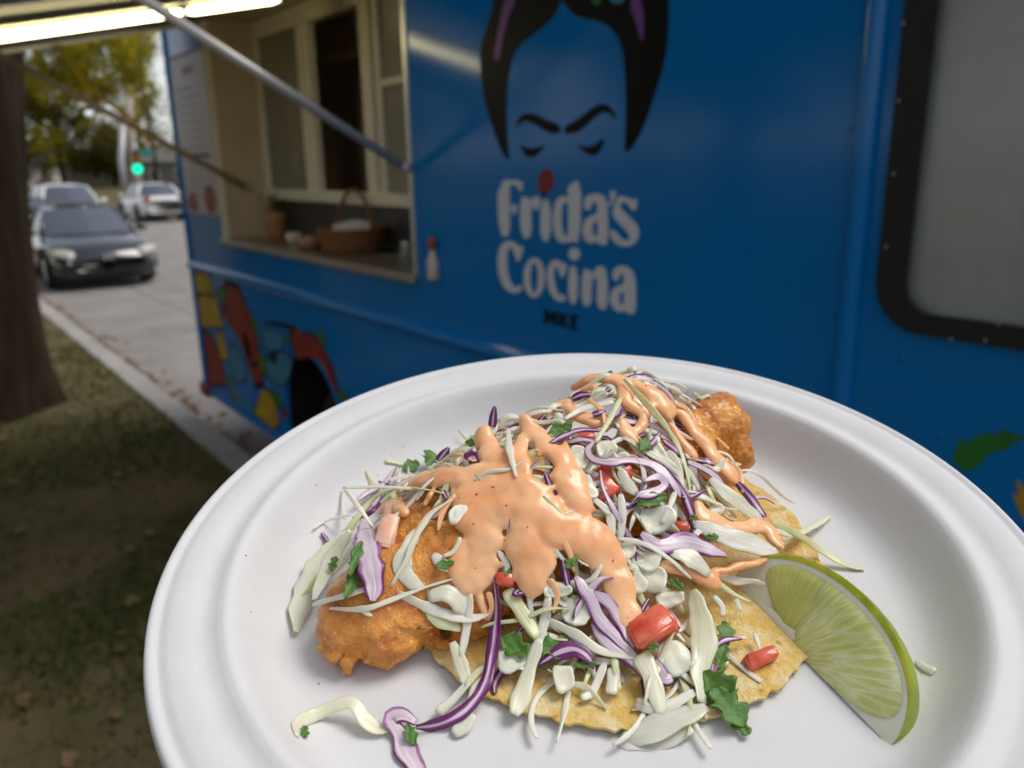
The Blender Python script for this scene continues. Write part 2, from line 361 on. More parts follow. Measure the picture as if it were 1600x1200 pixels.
for y0, y1 in ((.43, 1.29), (1.315, 1.775)):
    fx = mk('lamp_housing', *[(lambda v, f: ([(p[0], p[1], p[2]-.032) for p in v], f))(*hq(y0-.01, y1+.01, TX-.06, TX+.06, .03))][0], M['white_frame'], hatch, smooth=False)
    ys = np.linspace(y0, y1, 14)
    MB().tube([(TX, y, hx(y)-.066) for y in ys], [.011]+[.019]*12+[.011], 14).build('lamp_tube', M['glow'], fx, True)
    MB().box(TX-.03, TX+.03, y1+.002, y1+.014, hx(y1)-.10, hx(y1)-.035).build('lamp_socket', M['rubber'], fx)
def strut(p0, p1, r0, r1, m1, m2):
    p0, p1 = np.array(p0), np.array(p1); mid = p0+(p1-p0)*.94
    s = MB().tube([p0, mid], r0, 12).build('strut', m1, hatch, True)
    MB().tube([mid, p1], r1, 12).build('strut_rod', m2, s, True)
    MB().lathe([(0,-.02),(.02,-.02),(.02,.02),(0,.02)], p0, 12, 'x').build('strut_mount', m2, s, True)
lt = mat('strut_grey', (.50,.48,.46), .4, metal=.3); dk = mat('strut_brown', (.42,.33,.24), .5)
strut((OX1-.0, D-.03, on_y(636, 262, D-.03)[2]), (OX1-.0, HO+.22, hx(HO+.22)), .019, .019, lt, lt)
q = on_x(387, 293, OX0+.03)
strut((OX0+.03, q[1], q[2]), (OX0+.03, HO+.22, hx(HO+.22)), .020, .018, dk, dk)
# yellow cord slung under the hatch
pts = [on_x(88, 68, -5.4), on_x(120, 112, -5.4), on_x(150, 146, -5.42), on_x(205, 185, -5.44), on_x(228, 214, -5.45), on_x(248, 232, -5.46)]
MB().tube(catmull(pts, 24), .011, 8).build('yellow_cord', mat('yellow_cord', (.70,.46,.02), .5), hatch, True)

# ---------------- driver-side window with curtain
g0 = rrect(WX0-.02, WX1+.02, WZ0-.022, WZ1+.02, .115, 8); g1 = rrect(WX0+.044, WX1-.045, WZ0+.024, WZ1-.045, .065, 8)
V, F = slab([g0, g1], D-.001, .016); gk = mk('window_gasket', V, F, M['rubber'], truck, smooth=False)
MB().box(WX0+.03, WX1-.03, D+.008, D+.014, WZ0+.02, WZ1-.03).build('window_pane', M['glass'], truck)
V = []; nx, nz = 90, 150
for i in range(nx):
    x = WX0-.05+(WX1-WX0+.1)*i/(nx-1)
    for j in range(nz):
        z = WZ0-.1+(WZ1-WZ0+.2)*j/(nz-1)
        V.append((x, D+.022+.005*math.sin(x*34+.6*math.sin(z*5))+.002*math.sin(x*71+z*3)+.0035*abs(math.sin(z*38)), z))
mk('curtain', V, [(i*nz+j, (i+1)*nz+j, (i+1)*nz+j+1, i*nz+j+1) for i in range(nx-1) for j in range(nz-1)], M['curtain'], truck)
for px, py in ((1418, 38), (1410, 158), (1402, 272), (1390, 385), (1492, 528), (1545, 530), (1566, 505)):
    q = on_y(px, py, D); mk('gasket_screw', [(p[0]*.6+q[0], p[1]*.6+D-.017, p[2]*.6+q[2]) for p in rv], rf, M['greytext'], gk)

# ---------------- prints on the side: emblem, lettering, mural, menu
def dec(name, pts, zo, m, parent=truck, holes=(), it=2, t=.0018, sc4=4.0):
    f = lambda P: [(lambda q: (q[0], q[2]))(on_y(zo[0]+x/sc4, zo[1]+y/sc4, D)) for x, y in (chaikin(P, it) if it else P)]
    V, F = slab([f(pts)]+[f(h) for h in holes], D, t)
    return mk(name, V, F, m, parent, smooth=False)
def subroot(name, loc):
    o = bpy.data.objects.new(name, None); COL.objects.link(o); o.parent = truck; o.location = Vector(loc)-Vector(truck.location); return o
Z6, Z7, Z5 = (660, 0), (660, 240), (280, 400)
emb = subroot('face_emblem', (-2.1, D, 2.3))
dec('painted_hair', [(545,1010),(500,960),(440,800),(385,620),(360,420),(365,270),(410,150),(440,40),(450,-100),(520,-260),(700,-380),(950,-420),(1250,-380),(1450,-260),(1530,-100),(1545,60),(1535,250),(1510,420),(1450,600),(1390,780),(1330,900),(1270,965),(1265,900),(1275,700),(1270,500),(1255,320),(1220,220),(1160,160),(1080,125),(980,110),(920,70),(885,15),(875,-5),(865,20),(830,90),(780,150),(700,210),(620,270),(570,340),(545,450),(530,560),(525,700),(530,850),(540,960)], Z6, M['navy'], emb)
for P in ([(520,-20),(600,-20),(530,120),(495,300),(480,390),(450,370),(465,260),(490,130)], [(1310,-20),(1370,-20),(1390,120),(1385,265),(1362,240),(1340,130),(1305,70)]):
    dec('hair_highlight', P, Z6, M['purple_print'], emb, t=.0034)
for P in ([(585,800),(600,740),(640,705),(700,710),(780,750),(860,780),(865,830),(810,840),(740,800),(660,755),(620,760)], [(885,790),(960,755),(1040,690),(1110,645),(1160,655),(1200,700),(1215,755),(1170,705),(1120,700),(1060,750),(990,815),(930,840),(890,835)]):
    dec('painted_eyebrow', P, Z6, M['navy'], emb)
for P in ([(605,895),(650,925),(700,928),(775,900),(735,950),(700,985),(650,980),(632,945)], [(955,900),(1020,920),(1080,908),(1142,855),(1125,920),(1090,970),(1050,972),(1000,938)]):
    dec('painted_eyelid', P, Z6, M['navy'], emb)
dec('painted_flower', [(1060,-60),(1125,-60),(1120,25),(1090,38),(1062,15)], Z6, M['green_print'], emb, t=.0034)
dec('painted_flower', [(1165,-80),(1275,-80),(1270,10),(1220,28),(1172,10)], Z6, M['teal_print'], emb, t=.0034)
dec('painted_flower', [(775,90),(812,110),(828,170),(812,225),(770,248),(730,230),(718,180),(735,120)], Z7, M['red_print'], emb)
dec('flower_stem', [(735,238),(790,238),(775,262),(755,265)], Z7, M['navy'], emb, it=1, t=.0012)
let = subroot('lettering', (-2.05, D, 1.85))
el = lambda cx_, cy_, rx, ry, k=22: [(cx_+rx*math.cos(2*math.pi*i/k), cy_+ry*math.sin(2*math.pi*i/k)) for i in range(k)]
L = lambda P, h=(), m='letter', it=1: dec('letter', P, Z7, M[m], let, h, it)
L([(468,165),(632,163),(622,238),(606,234),(596,200),(560,192),(545,195),(545,330),(560,335),(572,318),(592,318),(585,382),(568,380),(560,352),(545,350),(550,515),(482,518)])
L([(608,270),(670,275),(674,302),(695,270),(735,266),(740,320),(715,355),(700,354),(693,322),(678,320),(685,528),(618,528)])
L([(742,285),(802,292),(804,547),(738,545)])
L([(905,205),(995,155),(987,555),(925,550),(900,557),(860,555),(830,520),(820,460),(818,380),(828,310),(850,275),(885,262),(918,278)], [[(900,300),(880,310),(872,350),(870,440),(880,500),(900,520),(914,510),(914,310)]])
L([(1008,330),(1020,270),(1060,250),(1110,250),(1145,275),(1158,330),(1165,572),(1105,570),(1095,548),(1060,562),(1025,552),(1003,510),(1003,460),(1020,410),(1060,385),(1095,375),(1095,320),(1080,300),(1062,310),(1055,345),(1030,355)], [[(1097,415),(1072,425),(1062,460),(1068,510),(1085,520),(1099,505)]])
L([(1168,240),(1215,228),(1205,275),(1172,335),(1160,325),(1182,280)])
L([(1345,283),(1338,352),(1310,352),(1290,320),(1255,298),(1235,312),(1242,345),(1330,430),(1357,480),(1346,545),(1300,582),(1230,577),(1180,530),(1175,468),(1215,490),(1240,530),(1275,547),(1302,530),(1290,495),(1205,410),(1188,370),(1200,330),(1218,268),(1262,265),(1300,285),(1320,285)])
L([(637,578),(610,672),(590,670),(575,620),(555,582),(535,600),(526,680),(540,770),(560,820),(585,838),(615,820),(632,830),(610,867),(570,875),(520,848),(485,785),(470,700),(475,620),(500,560),(540,540),(580,555),(603,582)])
L(el(700,775,66,126), [el(700,775,25,96)], it=0)
L([(912,698),(880,778),(865,772),(850,715),(835,703),(822,730),(825,800),(840,860),(865,887),(890,880),(900,915),(865,928),(820,903),(790,848),(778,780),(785,710),(810,670),(845,662),(885,688)])
L(el(951,628,36,40,16), it=0); L([(915,698),(973,712),(970,942),(915,934)])
L([(1000,716),(1060,733),(1064,762),(1090,705),(1130,703),(1155,740),(1162,978),(1090,966),(1095,790),(1080,768),(1060,790),(1057,957),(995,946)])
L([(1183,772),(1200,718),(1240,698),(1290,708),(1325,750),(1335,820),(1337,1005),(1275,997),(1268,980),(1235,992),(1195,972),(1172,920),(1178,870),(1205,830),(1262,818),(1262,770),(1250,745),(1232,760),(1225,805)], [[(1264,858),(1240,868),(1230,900),(1238,940),(1260,948)]])
L([(760,968),(785,973),(802,1012),(817,980),(842,986),(842,1078),(818,1072),(818,1030),(803,1060),(785,1022),(783,1067),(762,1064)], m='navy', it=0)
L([(852,988),(874,993),(874,1025),(895,996),(918,1002),(892,1042),(918,1094),(893,1088),(874,1052),(874,1084),(852,1078)], m='navy', it=0)
L([(927,1002),(975,1008),(973,1032),(948,1027),(948,1042),(968,1046),(966,1066),(948,1062),(948,1080),(973,1087),(973,1110),(927,1099)], m='navy', it=0)
mur = subroot('mural', (-5.2, D, 1.0))
for nm, mm, P in (
  ('painted_corn','yellow_print',[(95,100),(190,125),(215,240),(105,230)]), ('painted_corn','yellow_print',[(105,250),(225,255),(275,440),(140,440)]),
  ('painted_pepper','red_print',[(150,470),(205,500),(270,660),(290,800),(185,800)]), ('painted_corn','yellow_print',[(230,480),(280,480),(300,640),(262,640)]),
  ('painted_pepper','red_print',[(300,180),(370,210),(440,370),(490,560),(520,780),(470,800),(420,640),(380,520),(280,370)]),
  ('painted_vase','teal_print',[(520,450),(640,470),(655,580),(540,590)]), ('painted_vase','teal_print',[(540,620),(715,605),(680,800),(570,800)]),
  ('painted_vase','teal_print',[(310,560),(360,560),(440,760),(340,800)]), ('painted_petals','red_print',[(700,470),(740,450),(770,500),(810,480),(860,500),(890,580),(930,620),(995,850),(975,850),(880,640),(800,632),(735,655)]),
  ('painted_leaf','green_print',[(870,460),(900,450),(918,560),(893,570)]), ('painted_leaf','green_print',[(232,200),(290,190),(300,280),(262,300)]), ('painted_leaf','green_print',[(665,470),(690,480),(690,560),(668,540)]),
  ('painted_leaf','green_print',[(560,820),(620,850),(660,940),(612,950)]), ('painted_corn','yellow_print',[(520,830),(560,850),(600,940),(630,1040),(590,1080),(470,980),(500,900)]),
  ('painted_band','teal_print',[(320,850),(470,930),(462,985),(335,890)]), ('painted_leaf','green_print',[(440,350),(470,370),(510,520),(490,520)]), ('painted_leaf','green_print',[(300,740),(330,760),(340,850),(305,820)]),
  ('painted_vase','teal_print',[(395,470),(420,480),(455,640),(430,640)]), ('painted_leaf','green_print',[(490,600),(535,610),(560,760),(520,740)]), ('painted_corn','yellow_print',[(330,860),(350,850),(380,880),(350,890)]), ('painted_pepper','red_print',[(640,960),(665,955),(680,1010),(650,1020)]),
  ('painted_leaf','green_print',[(1000,830),(1060,860),(1040,900),(990,900)])):
    dec(nm, P, Z5, M[mm], mur, it=(0 if nm in ('painted_corn', 'painted_pepper') else 1))
    c_ = np.mean(P, 0); dec('painted_outline', [tuple(c_+(np.array(p_)-c_)*1.13) for p_ in P], Z5, M['navy'], mur, it=(0 if nm in ('painted_corn', 'painted_pepper') else 1), t=.0008)
for P in ([(520,420),(560,400),(660,420),(740,440),(690,460),(640,440),(560,430)], [(560,600),(600,590),(620,640),(600,690),(570,650)], [(130,232),(230,246),(228,252),(130,246)], [(450,660),(500,655),(498,690),(460,700)]):
    dec('painted_outline', P, Z5, M['navy'], mur, t=.003)
ZR = (1200, 560)
dec('painted_leaf', [(1140,640),(1205,490),(1240,530),(1300,490),(1390,455),(1420,490),(1480,430),(1520,470),(1600,480),(1600,510),(1520,530),(1500,575),(1400,580),(1340,650),(1250,720)], ZR, M['green_print'], mur, it=1)
dec('painted_petals', [(1545,740),(1600,800),(1680,900),(1680,1100),(1590,1000),(1520,820),(1580,880)], ZR, M['yellow_print'], mur, it=1)
# menu board
q0 = on_y(266, 96, D); q1 = on_y(320, 76, D); zb_ = on_y(300, 332, D)[2]
menu = MB().box(q0[0]+.02, q1[0]-.02, D-.012, D-.0005, zb_, q0[2]).build('menu_board', M['board'], truck)
b = MB().box(q0[0], q1[0], D-.016, D-.0007, q0[2]+.001, q0[2]+.02).build('board_edge', M['red_print'], menu)
def mline(u0, u1, v, h, m):
    x0 = q0[0]+.02+(q1[0]-q0[0]-.04)*u0; x1 = q0[0]+.02+(q1[0]-q0[0]-.04)*u1; z = q0[2]+(zb_-q0[2])*v
    MB().box(x0, x1, D-.0135, D-.0121, z-h, z+h).build('menu_text', m, menu)
mline(.35, .68, .09, .022, M['red_print'])
for i in range(14): mline(.12, rnd.uniform(.55, .88), .2+i*.052, .006, M['greytext'])
mline(.1, .9, .62, .012, M['red_print'])
for P in ([(.05,.9),(.3,.84),(.4,.99),(.06,.99)], [(.62,.8),(.92,.82),(.9,.99),(.6,.99)]):
    pts = [(q0[0]+.02+(q1[0]-q0[0]-.04)*u_, q0[2]+(zb_-q0[2])*v_) for u_, v_ in P]
    V, F = slab([chaikin(pts, 1)], D-.012, .0016); mk('menu_picture', V, F, M['red_print'], menu, smooth=False)
# bottle opener
q = on_y(683, 437, D)
op = MB().lathe([(0,0),(.022,.0),(.026,.01),(.026,.075),(.022,.09),(.013,.108),(.012,.13)], (q[0], D-.018, q[2]), 16).build('bottle_opener', mat('opener_white', (.55,.48,.46), .4, (.45,.30,.26), 25), truck, True)
MB().lathe([(.013,.128),(.017,.135),(.018,.165),(.012,.180),(0,.182)], (q[0], D-.018, q[2]), 16).build('opener_cap', mat('opener_rust', (.25,.06,.025), .5), op, True)

# ---------------- things on the counter
CZ = OZ0+.0045
def at_counter(px, py):
    q = on_z(px, py, CZ); return q
q = at_counter(553, 392); q[1] = max(q[1], D+.10)
bk = empty('napkin_basket', q, 'brown wicker basket with tall handle holding white napkins on the counter', 'basket')
MB().lathe([(0,0),(.155,0),(.165,.01),(.19,.12),(.195,.125),(.185,.13),(.16,.02),(0,.02)], q, 28).build('basket_body', M['wicker'], bk, True)
for k in range(5): MB().lathe([(.166+.006*k,.012+.023*k),(.176+.006*k,.02+.023*k),(.168+.006*k,.03+.023*k)], q, 28).build('wicker_band', M['wicker'], bk, True)
MB().tube([(q[0]+.19*math.cos(a), q[1]+.02, q[2]+.12+.21*math.sin(a)) for a in np.linspace(0, math.pi, 20)], .010, 8).build('handle', M['wicker'], bk, True)
nb_ = MB()
for k in range(9):
    x_ = q[0]-.13+.03*k; h_ = rnd.uniform(.15, .20); w_ = rnd.uniform(-.03, .03)
    nb_.add([(x_,q[1]-.07,q[2]+.03),(x_+.012,q[1]+.07,q[2]+.03),(x_+.02+w_,q[1]+.06,q[2]+h_),(x_+w_,q[1]-.06,q[2]+h_-.02),(x_+.006,q[1]-.07,q[2]+.03),(x_+.02,q[1]+.07,q[2]+.03),(x_+.027+w_,q[1]+.06,q[2]+h_),(x_+.007+w_,q[1]-.06,q[2]+h_-.02)], [(0,1,2,3),(7,6,5,4),(0,4,5,1),(1,5,6,2),(2,6,7,3),(3,7,4,0)])
nb_.build('napkins', M['napkin'], bk)
q = at_counter(434, 373)
vs = empty('plant_vase', q, 'tan vase with dark leafy sprigs at the far end of the counter', 'vase')
MB().lathe([(0,0),(.045,0),(.05,.01),(.062,.12),(.070,.17),(.064,.175),(.05,.05),(0,.04)], q, 20).build('vase', mat('tan_clay', (.33,.17,.07), .6, (.26,.12,.05), 8), vs, True)
V = []; F = []
for k in range(70):
    a = rnd.random()*6.28; r_ = rnd.uniform(0, .10); h_ = .17+rnd.uniform(.0, .13); t_ = rnd.random()*6.28; s_ = .018
    c = np.array([q[0]+r_*math.cos(a), q[1]+r_*math.sin(a), q[2]+h_]); n0 = len(V)
    e1 = np.array([math.cos(t_), math.sin(t_), rnd.uniform(-.4, .8)])*s_; e2 = np.array([-math.sin(t_), math.cos(t_), rnd.uniform(-.5, .5)])*s_*.5
    V += [c-e1, c+e2, c+e1*1.3, c-e2]; F.append((n0, n0+1, n0+2, n0+3))
tag(mk('sprigs', V, F, mat('dark_sprigs', (.03,.04,.012), .7, (.07,.05,.02), 20), vs, smooth=False), kind='stuff')
MB().tube([(q[0], q[1], q[2]+.05), (q[0]+.01, q[1], q[2]+.2)], .006, 6).build('stem', M['green_print'], vs, True)
q = at_counter(460, 380)
t_ = empty('sauce_cup', q, 'small round cream cup beside the tan vase on the counter', 'cup')
MB().lathe([(0,0),(.035,0),(.048,.02),(.050,.06),(.046,.065),(.04,.02),(0,.015)], q, 20).build('cup', mat('cream_glaze', (.60,.55,.44), .35), t_, True)
q = at_counter(486, 389)
t_ = empty('clay_bowl', q, 'low brown clay bowl just left of the napkin basket', 'bowl')
MB().lathe([(0,0),(.05,0),(.075,.03),(.082,.07),(.076,.07),(.065,.03),(0,.02)], q, 22).build('bowl', mat('brown_clay', (.27,.13,.07), .5, (.36,.2,.13), 9), t_, True)
MB().lathe([(.0,.075),(.05,.07),(.07,.055),(.07,.04)], q, 18).build('bowl_contents', mat('bowl_contents', (.36,.25,.18), .8, (.22,.12,.07), 40), t_, True)
q = at_counter(636, 408)
t_ = empty('glass_jar', q, 'small greenish glass jar at the near corner of the counter', 'jar')
MB().lathe([(0,0),(.028,0),(.032,.01),(.032,.06),(.024,.08)], q, 18).build('jar', mat('green_glass', (.45,.6,.5), .1, trans=.6), t_, True)
MB().lathe([(.026,.08),(.026,.095),(0,.096)], q, 18).build('lid', M['alu'], t_, True)
# ================================================================== STREET TREES
def leaf_mat(name, c1, c2, scale=.6):
    m = mat(name, c1, .7, c2, scale, 3, lo=.35, hi=.65, spec=.12); t = m.node_tree; p = pr(m)
    tr = t.nodes.new('ShaderNodeBsdfTranslucent'); mx = t.nodes.new('ShaderNodeMixShader'); mx.inputs[0].default_value = .45
    src = p.inputs['Base Color'].links[0].from_socket; t.links.new(src, tr.inputs[0])
    t.links.new(p.outputs[0], mx.inputs[1]); t.links.new(tr.outputs[0], mx.inputs[2]); t.links.new(mx.outputs[0], t.nodes['Material Output'].inputs[0])
    return m
def crown(cs, n, size, seed, gap=.0):
    """leaf-sized faces in clumps through a set of ellipsoids (c, r)"""
    rg = np.random.default_rng(seed); V = []; F = []
    w = np.array([r[0]*r[1]*r[2] for c, r in cs]); w = w/w.sum()
    for (c, r), wi in zip(cs, w):
        k = int(n*wi/14)
        for i in range(k):
            d = rg.normal(size=3); d /= np.linalg.norm(d); rr = rg.uniform(.35, 1.0)**.6
            cc = np.array(c)+d*rr*np.array(r)
            if noise.noise(Vector(cc*.45)+Vector((seed, 0, 0))) < gap-.3: continue
            cl = rg.normal(size=(14, 3))*size*1.6+cc
            for q in cl:
                a = rg.normal(size=3); a /= np.linalg.norm(a); b = np.cross(a, rg.normal(size=3)); b /= np.linalg.norm(b)+1e-9
                s_ = size*rg.uniform(.5, 1.1); k0 = len(V)
                V += [q-a*s_, q+b*s_*.55, q+a*s_, q-b*s_*.55]; F.append((k0, k0+1, k0+2, k0+3))
    return V, F
def limb(p0, p1, r0, r1, k=6, wob=.15, seed=0):
    rg = np.random.default_rng(seed); t = np.linspace(0, 1, k)[:, None]; P = np.array(p0)*(1-t)+np.array(p1)*t
    P[1:-1] += rg.normal(size=(k-2, 3))*wob; return P, np.linspace(r0, r1, k)
def tree(base, h, r, cs, n, size, lm, label, seed, group='trees along the street', lean=(0, 0), limbs=6):
    t = empty('tree', base, label, 'tree', group); b = MB(); base = np.array(base)
    top = base+np.array([lean[0], lean[1], h]); P, R = limb(base, top, r, r*.6, 7, r*.15, seed); R[0] *= 1.35; b.tube(P, R, 12)
    rg = np.random.default_rng(seed+5)
    for i in range(limbs):
        c, rr = cs[i % len(cs)]; e = np.array(c)+rg.normal(size=3)*np.array(rr)*.35; P2, R2 = limb(P[-1-(i % 3)], e, r*.42, r*.08, 6, .2, seed+i); b.tube(P2, R2, 7)
    b.build('trunk', M['bark'], t, True); V, F = crown(cs, n, size, seed); mk('crown', V, F, lm, t, smooth=False); return t
lm1 = leaf_mat('yellow_green_leaves', (.16,.17,.016), (.66,.56,.045), .35); lm2 = leaf_mat('dark_green_leaves', (.06,.062,.012), (.18,.145,.02), .4); lm3 = leaf_mat('pale_green_leaves', (.10,.10,.02), (.24,.20,.035), .4)
def far(px, py, d): return CAM+ray(px, py)*d
def fbase(px, d):
    p = far(px, 275, d); return (p[0], p[1], -.05)
def blob(px, py, d, rx, rz): return (tuple(far(px, py, d)), (rx, rx, rz))
tree(fbase(98, 80), 6.5, .32, [blob(95, 150, 81, 3.95, 3.04), blob(165, 95, 79, 4.26, 3.65), blob(70, 80, 80, 3.95, 3.50), blob(205, 150, 80, 2.58, 3.04), blob(120, 30, 79, 4.56, 3.04), blob(200, 60, 81, 2.74, 2.43), blob(75, 225, 79, 1.82, 1.82)], 44000, .22, lm1, 'yellow-green leafy tree with thin dark trunk above the parked cars', 11)
tree(fbase(178, 90), 4.0, .25, [blob(150, 225, 90, 4.4, 3.2), blob(195, 235, 91, 3.6, 3.2), blob(120, 240, 90, 2.8, 2.2)], 14000, .2, lm2, 'dark green tree behind the street lamp post', 12)
tree(fbase(245, 74), 6.5, .2, [blob(232, 120, 74, 2.0, 4.2), blob(250, 205, 75, 2.4, 1.8)], 1300, .2, lm3, 'thin pale green tree with bright sky gaps beside the truck edge', 13)
tree(fbase(20, 80), 5, .3, [blob(15, 190, 80, 4.5, 5), blob(70, 250, 82, 2.0, 1.6)], 9000, .25, lm2, 'dark tree mostly hidden behind the big trunk', 14)
# the big trunk on the lawn
TX_ = -7.9
edge = [on_x(px, py, TX_) for px, py in ((36, 60), (39, 160), (44, 300), (58, 460), (74, 570), (92, 622))]
r_t = .40
zs = [e[2] for e in edge][::-1]; ye = [e[1] for e in edge][::-1]
rr = [.52, .46, .42, .40, .39, .38]
zs = [GZ-.05]+zs[1:]+[4.2, 5.6]; yc = [y-r for y, r in zip(ye, rr)]+[ye[-1]-.36, ye[-1]-.32]; rr = rr+[.35, .30]
yc[0] = ye[0]-.50
bt = empty('lawn_tree', (TX_, yc[0], GZ), 'thick dark brown tree trunk standing on the lawn at the left edge', 'tree', 'trees along the street')
zz = np.linspace(zs[0], zs[-1], 60); n = 40; V = []
for z in zz:
    y_ = np.interp(z, zs, yc); r_ = np.interp(z, zs, rr)
    for j in range(n):
        a = 2*math.pi*j/n; fl = 1+.10*max(0, .6-(z-GZ))*math.sin(a*5+1)*1.6
        ridge = .030*noise.noise((math.cos(a)*3.2, math.sin(a)*3.2, z*.7))+.02*noise.noise((math.cos(a)*9, math.sin(a)*9, z*1.4))
        V.append((TX_+(r_*fl+ridge)*math.cos(a), y_+(r_*fl+ridge)*math.sin(a), z))
mk('trunk', V, [(i*n+j, i*n+(j+1) % n, (i+1)*n+(j+1) % n, (i+1)*n+j) for i in range(59) for j in range(n)], M['bark'], bt)
b = MB(); tp = np.array([TX_, yc[-1], 5.4])
bl = [((TX_-1, -.8, 9.0), (4.0, 4.0, 2.6)), ((TX_+2.6, -1.2, 8.6), (3.4, 3.2, 2.0)), ((TX_-1.5, 2.6, 8.8), (3.0, 2.6, 2.0)), ((TX_+1, -3.6, 8.2), (3.2, 3.0, 2.2)), ((TX_-3.5, -3, 8.4), (3, 3, 2.2))]
for i, (c, r_) in enumerate(bl):
    P, R = limb(tp, np.array(c), .20, .04, 7, .2, i); b.tube(P, R, 8)
b.build('branches', M['bark'], bt, True)
V, F = crown(bl, 16000, .16, 21); mk('crown', V, F, lm2, bt, smooth=False)

# unseen park trees added behind and left of photographer for truck reflections, plate shade
for i, (x_, y_, r_, h_, lb) in enumerate(((-10, -9.5, 4.0, 7, 'broad dark unseen park tree added left of the photographer'), (-1.5, -11, 4.2, 7.5, 'unseen park tree added straight behind the photographer'), (-18, -7.0, 4.2, 7.2, 'unseen park tree added further along the lawn, left of the frame'), (-14, -15, 4.6, 8, 'tall unseen park tree added in the second row'))):
    tree((x_, y_, GZ-.05), 4.5, .3, [((x_, y_, h_), (r_, r_, 2.8)), ((x_+1.8, y_+.5, h_-2.4), (r_*.7, r_*.7, 1.9)), ((x_-2, y_-.5, h_-2.6), (r_*.7, r_*.7, 1.9))], 3000, .34, lm2, lb, 40+i, 'unseen park trees added behind the photographer')

# ================================================================== HOUSES
def house(px0, px1, d, wh, rh, wallm, roofm, label, seed):
    a, b_ = far(px0, 270, d), far(px1, 270, d); c = (a+b_)/2; w = np.linalg.norm((b_-a)[:2]); e = (b_-a)/np.linalg.norm(b_-a); e[2] = 0; e /= np.linalg.norm(e); nrm = np.array([e[1], -e[0], 0])
    if nrm@(CAM-c) < 0: nrm = -nrm
    o = np.array([c[0], c[1], -.05]); h = empty('house', o, label, 'house', 'houses beyond the crossing')
    P = lambda u_, v_, z: tuple(o+e*u_-nrm*v_+np.array([0, 0, z]))
    def bx(u0, u1, v0, v1, z0, z1): return [P(u_, v_, z) for u_ in (u0, u1) for v_ in (v0, v1) for z in (z0, z1)], [(0,1,3,2),(4,6,7,5),(0,4,5,1),(2,3,7,6),(0,2,6,4),(1,5,7,3)]
    mk('wall', *bx(-w/2, w/2, 0, 7, 0, wh), wallm, h, smooth=False)
    mk('roof', [P(-w/2-.4, -.5, wh-.1), P(w/2+.4, -.5, wh-.1), P(w/2+.4, 7.5, wh-.1), P(-w/2-.4, 7.5, wh-.1), P(-w/2-.4, 3.5, wh+rh), P(w/2+.4, 3.5, wh+rh)], [(0,1,5,4),(2,3,4,5),(0,4,3),(1,2,5),(3,2,1,0)], roofm, h, smooth=False)
    k = max(2, int(w/2.4))
    for i in range(k):
        u_ = -w/2+w*(i+.5)/k
        wd = mk('window', *bx(u_-.5, u_+.5, -.04, .02, .9, 2.1), M['white_frame'], h, smooth=False); mk('pane', *bx(u_-.42, u_+.42, -.05, -.041, .98, 2.02), M['house_glass'], wd, smooth=False)
M['house_glass'] = mat('house_glass', (.05,.06,.07), .1)
house(222, 300, 78, 2.8, 1.7, mat('grey_siding', (.16,.15,.145), .8, (.12,.115,.11), 1), mat('grey_shingle', (.11,.105,.10), .9, (.15,.14,.13), 3), 'grey house with low shingle roof beyond the white car', 1)
house(96, 205, 92, 2.9, 1.6, mat('tan_siding', (.26,.21,.17), .8, (.22,.175,.14), 1), mat('brown_shingle', (.12,.09,.075), .9), 'long tan house behind the dark green tree', 2)
house(30, 82, 98, 3.2, 2.4, mat('white_siding', (.62,.62,.63), .8), mat('slate_shingle', (.25,.26,.29), .9), 'white house glimpsed between the big trunk and the tree', 3)
V, F = crown([blob(82, 296, 70, 1.4, .6), blob(70, 294, 71, .9, .7)], 2600, .14, 31)
sh = empty('red_shrub', fbase(82, 70), 'low red-leaved shrub beyond the parked cars', 'shrub'); mk('foliage', V, F, leaf_mat('red_leaves', (.16,.035,.02), (.24,.07,.03)), sh, smooth=False)
MB().tube([fbase(82, 70), far(82, 296, 70)], .05, 6).build('stem', M['bark'], sh, True)

# ================================================================== POLES, SIGNAL
d = 56.0
p = fbase(193, d); top = far(192, 188, d)
lampo = empty('street_lamp', p, 'grey street lamp with curved arm and glowing white head', 'street lamp')
MB().tube([p, (p[0], p[1], top[2]*.5), (top[0], top[1], top[2])], [.24, .22, .20], 12).build('post', M['galv'], lampo, True)
arm = [far(x, y, d) for x, y in ((192, 192), (188, 183), (178, 175), (163, 171), (148, 172), (139, 176))]
MB().tube(catmull(arm, 18), .10, 8).build('arm', M['galv'], lampo, True)
hd_ = far(139, 177, d)
MB().lathe([(0,-.16),(.2,-.12),(.30,0),(.22,.12),(0,.18)], hd_, 14).build('lamp_head', mat('lamp_lens', (.8,.82,.85), .3, emit=(.9,.95,1), estr=.5), lampo, True)
p = fbase(208, d+3); top = far(201, 153, d+3)
up_ = empty('utility_pole', p, 'tall plain utility pole right behind the street lamp', 'pole')
MB().tube([p, (np.array(p)+top)/2, top], [.34, .31, .29], 12).build('pole', M['wood'], up_, True)
MB().tube([top-np.array([.9, .5, .6]), top+np.array([.9, .5, -.6])], .06, 6).build('cross_arm', M['wood'], up_, True)
p = fbase(213, d-6)
ts = empty('traffic_signal', p, 'traffic signal showing green on a thin post', 'traffic signal')
c = far(215, 264, d-6)
MB().tube([p, (c[0]-.35, c[1]+.1, c[2]+1.6)], .09, 8).build('post', M['galv'], ts, True)
e_ = ray(215, 264); e_ = e_/np.linalg.norm(e_); sd = np.cross(e_, [0, 0, 1]); sd /= np.linalg.norm(sd)
